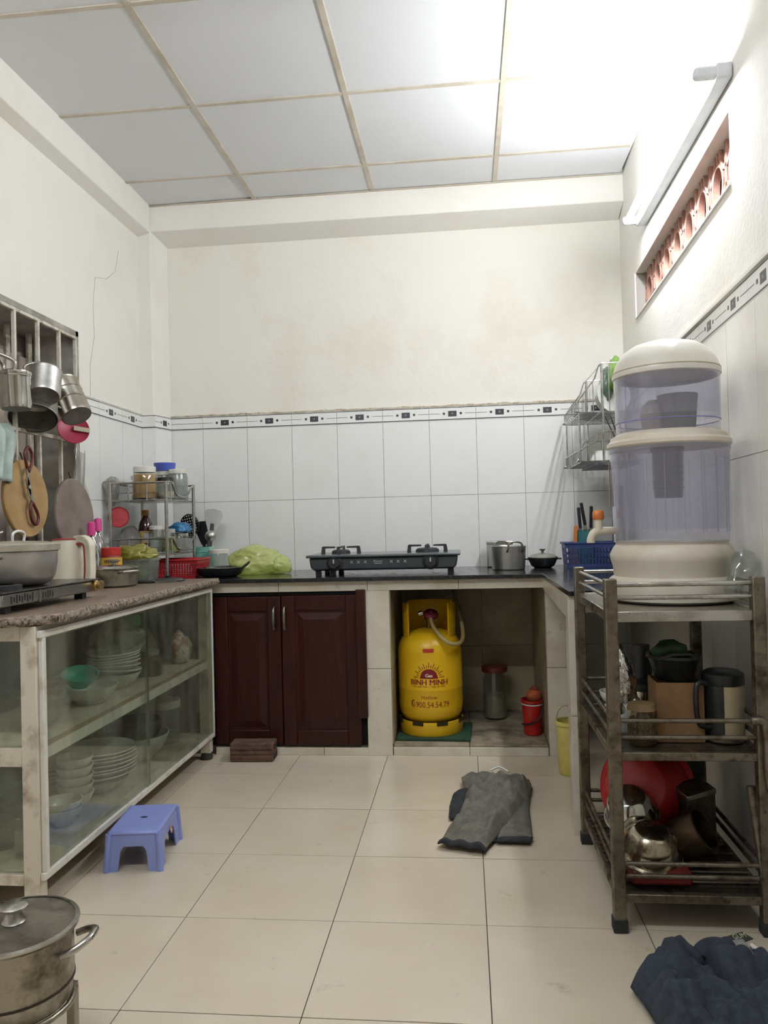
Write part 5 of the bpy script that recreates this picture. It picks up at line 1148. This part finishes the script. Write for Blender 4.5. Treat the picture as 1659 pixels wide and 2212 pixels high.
MB().lathe([(.0504, .022), (.0512, .15)], 24, a0=R(-105), a1=R(0)).build('beige_panel', M('beige panel', 'a89a7c', '978968', rough=.5), tm_, smooth=60)
MB().lathe([(.0504, .015), (.0516, .155), (.052, .172), (.047, .176)], 30, a0=R(0), a1=R(255)).build('black_sleeve', M('jug black', '121314', '1d1e20', rough=.35), tm_, smooth=60)
MB().lathe([(.052, .15), (.0535, .152), (.0525, .178), (.04, .185), (0, .185)], 30).build('lid', M('jug black', '121314'), tm_, smooth=40)
MB().tube(smoothpath([(-.04, -.02, .15), (-.075, -.035, .155), (-.08, -.04, .09), (-.07, -.035, .05), (-.04, -.025, .04)]), .007, 8).build('handle', M('jug black', '121314'), tm_, smooth=60)
gj = thing('amber_jar', 'fluted glass jar with a brown lid at the left of the tier', 'jar', (1.872, -2.065, ZM))
mb = MB(); n = 24
prof = [(0, 0), (.030, 0), (.034, .008), (.036, .03), (.032, .065), (.026, .085), (.024, .094)]
mb.lathe(prof, 40)
for i in range(20): mb.tube([(r_*cos(2*pi*i/20), r_*sin(2*pi*i/20), z_) for r_, z_ in prof[2:5]], .002, 5)
mb.build('body', G('brownish glass', 'cdbb98', film=.4, filmhi=.55, filmc='8d7a58', rough=.1), gj, smooth=50)
MB().lathe([(.028, .088), (.038, .09), (.034, .105), (0, .108)], 26).build('lid', M('brown cup lid', '7d6746', '6a5538', rough=.6), gj, smooth=40)
fo = thing('foil_parcel', 'crinkled silver foil parcel standing on the middle tier', 'parcel', (1.862, -1.965, ZM+.10), rot=(R(-6), R(-9), R(15)))
foil = M('crinkled foil', 'd6d6d4', 'a9a8a6', rough=.2, metal=1, scale=25, bump=.8, bscale=40)
bag('foil_body', foil, fo, (0, 0, .055), (.026, .02, .08), 61, .3, freq=5, flat=False)
bag('foil_tail', foil, fo, (.006, 0, -.05), (.03, .024, .045), 62, .3, freq=5, flat=False)
stl = thing('steel_tumbler', 'small steel tumbler with a black lid behind the jar', 'tumbler', (1.925, -1.865, ZM))
MB().lathe([(0, 0), (.034, 0), (.038, .1), (0, .1)], 26).build('body', steel_s, stl, smooth=40); MB().lathe([(.04, .098), (.045, .1), (.043, .12), (0, .125)], 26).build('lid', black_pl, stl, smooth=40)
bkk2 = thing('black_bottle', 'slim black flask leaning behind the foil parcel', 'flask', (1.935, -1.79, ZM)); MB().lathe([(0, 0), (.028, 0), (.03, .17), (.022, .19), (.022, .205), (0, .206)], 22).build('body', black_pl, bkk2, smooth=40); MB().lathe([(.0235, .18), (.024, .182), (.024, .215), (0, .217)], 22).build('cap', M('grey cap', '3a3b3c', rough=.5), bkk2, smooth=40)
for i, (x, y, z, r_) in enumerate(((1.842, -1.80, .0, .055), (1.845, -1.80, .028, .052))):
    o = bowl(r_, .05).build('steel_bowl', (steel_s, porcelain)[i], smooth=42); o.location = (x+.015, y, ZM+.002+z); tag(o, ('steel bowl beneath a white one on the middle tier', 'white bowl nested in the steel bowl on the tier')[i], 'bowl')
cl_ = bag('white_pouch', G('white crinkled film', 'e8e8e4', film=.7, filmhi=.9, filmc='d3d3cd', rough=.12), None, (0, 0, 0), (.03, .03, .03), 71, .4, lvl=3, flat=False, loc=(1.845, -1.985, ZM+.03)); tag(cl_, 'small white crinkled pouch beside the fluted jar', 'bag')

# ------------------------------------------------------------------ bottom tier
ZL = .103
rbs = thing('red_basin', 'large red plastic basin tipped on its side on the bottom tier', 'basin', (1.91, -1.845, .262)); rbs.rotation_euler = Vector((.42, .72, -.30)).to_track_quat('Z', 'X').to_euler()
MB().lathe([(0, -.045), (.075, -.045), (.085, -.04), (.125, .05), (.138, .054), (.138, .062), (.122, .06), (.082, -.034), (0, -.038)], 44).build('body', M('red basin plastic', 'a3201f', '8c1a1a', rough=.4), rbs, smooth=40)
MB().lathe([(.137, .052), (.140, .053), (.140, .06), (.137, .063)], 44).build('rim', M('red basin plastic', 'a3201f'), rbs, smooth=40)
def sbowl(label, loc, r, h, rot, m):
    o = thing('metal_bowl', label, 'bowl', loc, rot=rot)
    MB().lathe([(0, h), (r*.5, h), (r*.62, h-.004), (r*.82, h*.72), (r*.95, h*.3), (r*.98, .006), (r*1.06, .002), (r*1.06, 0), (r*.95, 0), (r*.9, h*.3), (r*.78, h*.68), (0, h-.008)], 40).build('body', m, o, smooth=40)
    MB().tube([(r*1.06*cos(a), r*1.06*sin(a), .001) for a in [2*pi*i/40 for i in range(40)]], .002, 6, closed=True).build('rim', steel, o, smooth=60)
    return o
spot = M('spotted old steel', 'a69d8a', '4f3c24', rough=.22, metal=1, scale=16, lo=.52, hi=.68, rough2=.5)
sbowl('dented steel bowl upside down at the front of the bottom tier', (1.885, -2.045, .150), .078, .078, (R(14), R(4), 0), spot)
sbowl('brighter steel bowl tilted behind the dented one', (1.865, -1.935, .215), .07, .075, (R(24), R(-16), 0), steel_s)
mpt = thing('old_saucepan', 'dull brown metal saucepan tipped over on the bottom tier', 'saucepan', (2.005, -1.98, .175), rot=(R(30), R(50), R(10)))
MB().lathe([(0, -.045), (.05, -.045), (.055, -.04), (.058, .045), (.062, .048), (.054, .048), (.052, -.036), (0, -.04)], 34).build('body', M('brown tarnished metal', '5a4a36', '3d3122', rough=.4, metal=.8, scale=10), mpt, smooth=40)
box('handle', M('worn handle', '6d6350', rough=.5), mpt, -.008, .008, .055, .13, .02, .032, bevel=.003)
tin = thing('square_can', 'dull square metal can leaning on the bottom tier', 'can', (2.055, -1.86, .11), rot=(R(10), R(-8), R(20)))
MB().box(-.045, .045, -.035, .035, 0, .17).build('body', M('dull tin', '6b6658', '4b4638', rough=.4, metal=.8), tin, bevel=.004); box('lid', steel_d, tin, -.047, .047, -.037, .037, .16, .176, bevel=.003)
rtr = MB().box(-.075, .075, -.05, .05, 0, .035).build('red_tray', M('dark red tray', '6b1d16', '541611', rough=.5), bevel=.008); rtr.location = (1.90, -2.07, ZL); tag(rtr, 'dark red tray under the upside down steel bowl', 'tray')
dkb = MB().lathe([(0, 0), (.06, 0), (.064, .008), (.068, .26), (.06, .28), (0, .285)], 30).build('dark_canister', M('near black canister', '191814', '242219', rough=.4), smooth=40); dkb.location = (2.062, -1.71, ZL); tag(dkb, 'tall dark canister in the shaded back of the bottom tier', 'canister')

# ------------------------------------------------------------------ blue stool
bs = thing('step_stool', 'low blue plastic stool on the floor before the cabinet', 'stool', (.378, -1.752, 0), rz=R(7))
blu = M('blue stool plastic', '8b98d2', '7f8cc6', rough=.38, scale=4)
hx, hy, hh = .076, .114, .120
def ring(k, z): return [(x*k_, y*k_, z) for x, y in ((-hx, -hy), (hx, -hy), (hx, hy), (-hx, hy)) for k_ in (k,)]
box('seat', blu, bs, -hx-.003, hx+.003, -hy-.003, hy+.003, hh-.016, hh, bevel=.008)
def side(ax, ay, bx_, by, cut):
    """a tapered skirt side with an arched cut-out, as one sheet with thickness"""
    a = Vector((ax, ay, 0)); b = Vector((bx_, by, 0)); L_ = (b-a).length; d = (b-a)/L_; n = Vector((d.y, -d.x, 0)); sp = .008
    def P(u, z, off): 
        k = (hh-z)/hh; return a+d*(u*L_)+n*(sp*k+off)+d*((u-.5)*2*sp*k)+Vector((0, 0, z))
    mb = MB(); u0, u1, zt = .25, .75, hh*cut
    outer = [(0, 0), (u0-.03, 0), (u0, zt*.8), (u0+.06, zt), (u1-.06, zt), (u1, zt*.8), (u1+.03, 0), (1, 0), (1, hh-.004), (u1, hh-.004), (u0, hh-.004), (0, hh-.004)]
    quads = [(0, 1, 2, 10, 11), (2, 3, 4, 5, 9, 10), (5, 6, 7, 8, 9)]
    vs = [P(u, z, 0) for u, z in outer]+[P(u, z, -.004) for u, z in outer]
    fs = [q for q in quads]+[tuple(12+i for i in q[::-1]) for q in quads]+[(i, (i+1) % 12, 12+(i+1) % 12, 12+i) for i in range(12)]
    return mb.add(vs, fs)
side(-hx, -hy, hx, -hy, .62).build('skirt', blu, bs); side(hx, hy, -hx, hy, .62).build('skirt', blu, bs)
side(hx, -hy, hx, hy, .62).build('skirt', blu, bs); side(-hx, hy, -hx, -hy, .62).build('skirt', blu, bs)
for sx, sy in ((-1, -1), (1, -1), (1, 1), (-1, 1)):
    MB().tube([(sx*(hx-.001), sy*(hy-.001), hh-.008), (sx*(hx+.006), sy*(hy+.006), 0)], .010, 10).build('leg_edge', blu, bs, smooth=60)
MB().tube([(hx-.002, -hy+.002, hh-.006), (hx-.002, hy-.002, hh-.006), (-hx+.002, hy-.002, hh-.006), (-hx+.002, -hy+.002, hh-.006)], .006, 8, closed=True).build('seat_rim', blu, bs, smooth=60)
MB(Tr(.0, .0, hh)).lathe([(0, .0004), (.009, .0004)], 18, sx=1.3, sy=.8).build('grip_hole', M('hole dark', '191c30', rough=.9), bs)
MB(Tr(hx+.007, .01, hh*.62) @ Rot(R(82), 'Y')).lathe([(0, .0), (.011, .0), (.011, .0012), (0, .0012)], 18).build('sticker', M('sticker print', 'd7c9bd', 'b57a5c', rough=.5, scale=120, lo=.48, hi=.52), bs)

# ------------------------------------------------------------------ big pot on a steel stand, bottom left
stn = thing('pot_stand', 'low steel stand under the big pot at the lower left', 'stand', (.548, -2.75, 0))
for sx, sy in ((-1, -1), (1, -1), (1, 1), (-1, 1)): box('leg', steel_d, stn, sx*.075-.009, sx*.075+.009, sy*.075-.009, sy*.075+.009, 0, .136, bevel=.002)
MB().tube([(.105*cos(a), .105*sin(a), .142) for a in [2*pi*i/32 for i in range(32)]], .006, 8, closed=True).build('top_ring', steel_d, stn, smooth=60)
for s in (-1, 1): box('cross_bar', steel_d, stn, -.084, .084, s*.075-.006, s*.075+.006, .130, .142)
sp2 = thing('stock_pot', 'big stainless pot with handled lid at the lower left', 'pot', (.548, -2.75, .145))
MB().lathe([(0, 0), (.098, 0), (.103, .006), (.105, .03), (.107, .034), (.107, .134), (.112, .138), (.102, .138), (.101, .01), (0, .006)], 48).build('body', steel_d, sp2, smooth=40)
MB().lathe([(.104, .036), (.1085, .037), (.1085, .040), (.104, .041)], 48).build('base_seam', M('dark seam', '3a342c', rough=.5, metal=.5), sp2, smooth=40)
ldd = MB().lathe([(.103, .137), (.117, .138), (.118, .143), (.112, .146), (.10, .142), (.04, .150), (0, .153), (0, .149)], 48).build('lid', M('stained lid', 'a39c90', '5a5045', rough=.35, metal=.85, scale=9, lo=.42, hi=.66, rough2=.6), sp2, smooth=40)
MB().lathe([(.110, .1425), (.1185, .142), (.1185, .146), (.110, .1475)], 48).build('lid_rim', steel, ldd, smooth=40)
MB(Tr(0, 0, .151)).lathe([(.018, 0), (.022, .002), (.018, .006), (.014, .02), (.026, .026), (.027, .031), (.02, .036), (0, .038)], 28).build('knob', steel, ldd, smooth=40)
for ang in (8, 188):
    X_ = Rot(R(ang), 'Z')
    MB(X_).tube(smoothpath([(.104, -.042, .104), (.125, -.04, .112), (.147, -.02, .122), (.150, 0, .124), (.147, .02, .122), (.125, .04, .112), (.104, .042, .104)], 5), .0068, 10).build('handle', steel, sp2, smooth=60)

# ------------------------------------------------------------------ clothes on the floor
def sheet(L_, R_, nu, nv, zf, name, m, parent, thick=.005):
    def lerp(P, t):
        k = t*(len(P)-1); i = min(int(k), len(P)-2); f_ = k-i; return Vector(P[i])*(1-f_)+Vector(P[i+1])*f_
    def fn(u, v):
        a = lerp(L_, v); b = lerp(R_, v); p = a*(1-u)+b*u; p = Vector((p.x, p.y, 0)); return p+Vector((0, 0, zf(u, v, p)))
    return MB().grid(fn, nu, nv).build(name, m, parent, smooth=80, solid=thick)
shc = M('grey shorts cloth', '6e6a60', '5d594f', rough=.95, scale=30, bump=.2, bscale=200)
shd = M('dark hem cloth', '2b2d30', '232527', rough=.95, scale=30)
sh = thing('shorts', 'crumpled grey shorts lying on the tiles before the niche', 'shorts', (1.47, -1.40, .004)); O = Vector((1.47, -1.40, 0))
def loc_(P): return [(x-O.x, y-O.y, 0) for x, y in P]
fold = lambda p, k, s: k*(abs(noise.noise(Vector((p.x*9+s, p.y*7, s))))+.5*abs(noise.noise(Vector((p.x*22, p.y*18+s, 1)))))
def rim(u, v): return min(1, min(u, 1-u)*7, min(v, 1-v)*7)
# under leg (peeks out to the right), over leg, waist gather
sheet(loc_([(1.50, -1.30), (1.49, -1.62)]), loc_([(1.645, -1.18), (1.625, -1.33), (1.615, -1.61)]), 24, 24, lambda u, v, p: .004+rim(u, v)*(.010+fold(p, .02, 3)), 'rear_leg', shc, sh)
sheet(loc_([(1.50, -1.605), (1.50, -1.635)]), loc_([(1.618, -1.595), (1.605, -1.64)]), 16, 5, lambda u, v, p: .008+.006*rim(u, v), 'hem', shd, sh)
sheet(loc_([(1.39, -1.06), (1.40, -1.20), (1.385, -1.38), (1.345, -1.54), (1.322, -1.655)]), loc_([(1.64, -1.075), (1.655, -1.14), (1.62, -1.30), (1.53, -1.54), (1.462, -1.70)]), 44, 60,
      lambda u, v, p: .012+rim(u, v)*(.018+fold(p, .06, 7)+.010*abs(noise.noise(Vector((p.x*30+p.y*14, p.y*9, 4)))))+.022*math.exp(-((v-.72)/.04)**2)*math.exp(-((u-.45)/.3)**2), 'front_leg', shc, sh)
sheet(loc_([(1.318, -1.645), (1.312, -1.672)]), loc_([(1.468, -1.69), (1.463, -1.718)]), 24, 5, lambda u, v, p: .014+.010*rim(u, v)+.004*sin(u*17), 'hem', shd, sh)
sheet(loc_([(1.355, -1.20), (1.345, -1.32), (1.345, -1.44)]), loc_([(1.42, -1.15), (1.40, -1.32), (1.39, -1.44)]), 16, 24, lambda u, v, p: .006+rim(u, v)*(.012+fold(p, .03, 13)), 'pocket_fold', shd, sh)
sheet(loc_([(1.385, -1.035), (1.39, -1.10)]), loc_([(1.648, -1.055), (1.652, -1.12)]), 50, 10, lambda u, v, p: .018+.009*abs(sin(u*13+v))*rim(u, v)+.014*rim(u, v)+fold(p, .012, 9)*rim(u, v), 'waistband', shc, sh)
MB().tube(smoothpath([(1.50-O.x, -1.045-O.y, .05), (1.535-O.x, -1.04-O.y, .062), (1.57-O.x, -1.06-O.y, .05)]), .004, 6).build('drawstring', porcelain, sh, smooth=60)
jn = thing('jeans', 'dark blue denim jeans crumpled at the bottom right corner', 'jeans', (1.93, -2.45, .004)); O = Vector((1.93, -2.45, 0))
den = M('dark denim', '323b47', '262e39', rough=.95, scale=60, bump=.25, bscale=300); den2 = M('lining cloth', '8c8c8a', '77777a', rough=.95, scale=40)
sheet(loc_([(1.76, -2.41), (1.775, -2.47), (1.80, -2.62)]), loc_([(1.885, -2.30), (1.945, -2.40), (2.0, -2.62)]), 40, 40, lambda u, v, p: .01+rim(u, v)*(.028+fold(p, .085, 21)), 'left_leg', den, jn, .007)
sheet(loc_([(1.84, -2.315), (1.86, -2.38)]), loc_([(1.895, -2.30), (1.93, -2.38)]), 16, 12, lambda u, v, p: .03+rim(u, v)*(.035+fold(p, .03, 5)), 'pocket_fold', den, jn, .006)
sheet(loc_([(1.93, -2.315), (1.925, -2.42), (1.95, -2.62)]), loc_([(2.01, -2.30), (2.06, -2.42), (2.12, -2.62)]), 40, 40, lambda u, v, p: .014+rim(u, v)*(.04+fold(p, .085, 33)), 'right_leg', den, jn, .007)
MB().tube(smoothpath([(1.925-O.x, -2.345-O.y, .034), (1.945-O.x, -2.318-O.y, .046), (1.98-O.x, -2.318-O.y, .05), (2.015-O.x, -2.35-O.y, .04)]), .024, 12).build('waist_roll', den, jn, smooth=60)
sheet(loc_([(1.975, -2.36), (1.99, -2.41)]), loc_([(2.015, -2.35), (2.025, -2.40)]), 12, 10, lambda u, v, p: .074+rim(u, v)*.012+fold(p, .02, 2), 'pocket_lining', den2, jn)
sheet(loc_([(2.02, -2.29), (2.08, -2.40)]), loc_([(2.06, -2.275), (2.12, -2.39)]), 20, 24, lambda u, v, p: .012+rim(u, v)*(.028+fold(p, .02, 8)), 'waistband', M('faded waistband', '5c6260', '4c5250', rough=.95), jn, .006)
tg = sheet(loc_([(2.00, -2.285), (2.02, -2.315)]), loc_([(2.04, -2.27), (2.055, -2.298)]), 8, 6, lambda u, v, p: .062+.004*u, 'brand_tag', M('green tag cloth', '35402c', '2a3422', rough=.8), jn, .002)
v, f = text_geo('GUM', .016, True); MB(Tr(2.028-O.x, -2.297-O.y, .0665) @ Rot(R(22), 'Z') @ Rot(R(25), 'X')).add(v, f).build('lettering', M('tag print', 'c9cbb0', rough=.7), tg)
MB().tube(smoothpath([(2.045-O.x, -2.315-O.y, .06), (2.06-O.x, -2.345-O.y, .058), (2.072-O.x, -2.37-O.y, .052)]), .006, 6).build('white_label', porcelain, jn, smooth=60)
# every plate and bowl of a stack gets its own place in the label
ORD = ['topmost', 'second', 'third', 'fourth', 'fifth', 'sixth', 'lowest']
def order(group, phrase):
    L_ = sorted([o for o in col.objects if o.get('group') == group], key=lambda o: -o.location.z)
    for i, o in enumerate(L_):
        w_ = 'topmost' if i == 0 else 'lowest' if i == len(L_)-1 else ORD[i]+' from the top,'
        o['label'] = w_+' '+phrase
order('plates stacked on the upper shelf', 'white plate of the stack on the upper cabinet shelf')
order('tall plate stack', 'white dinner plate of the tall stack on the cabinet floor')
order('short plate stack', 'white dinner plate of the short stack at the cabinet back')
order('nested rice bowls', 'white rice bowl of the nested column on the cabinet floor')
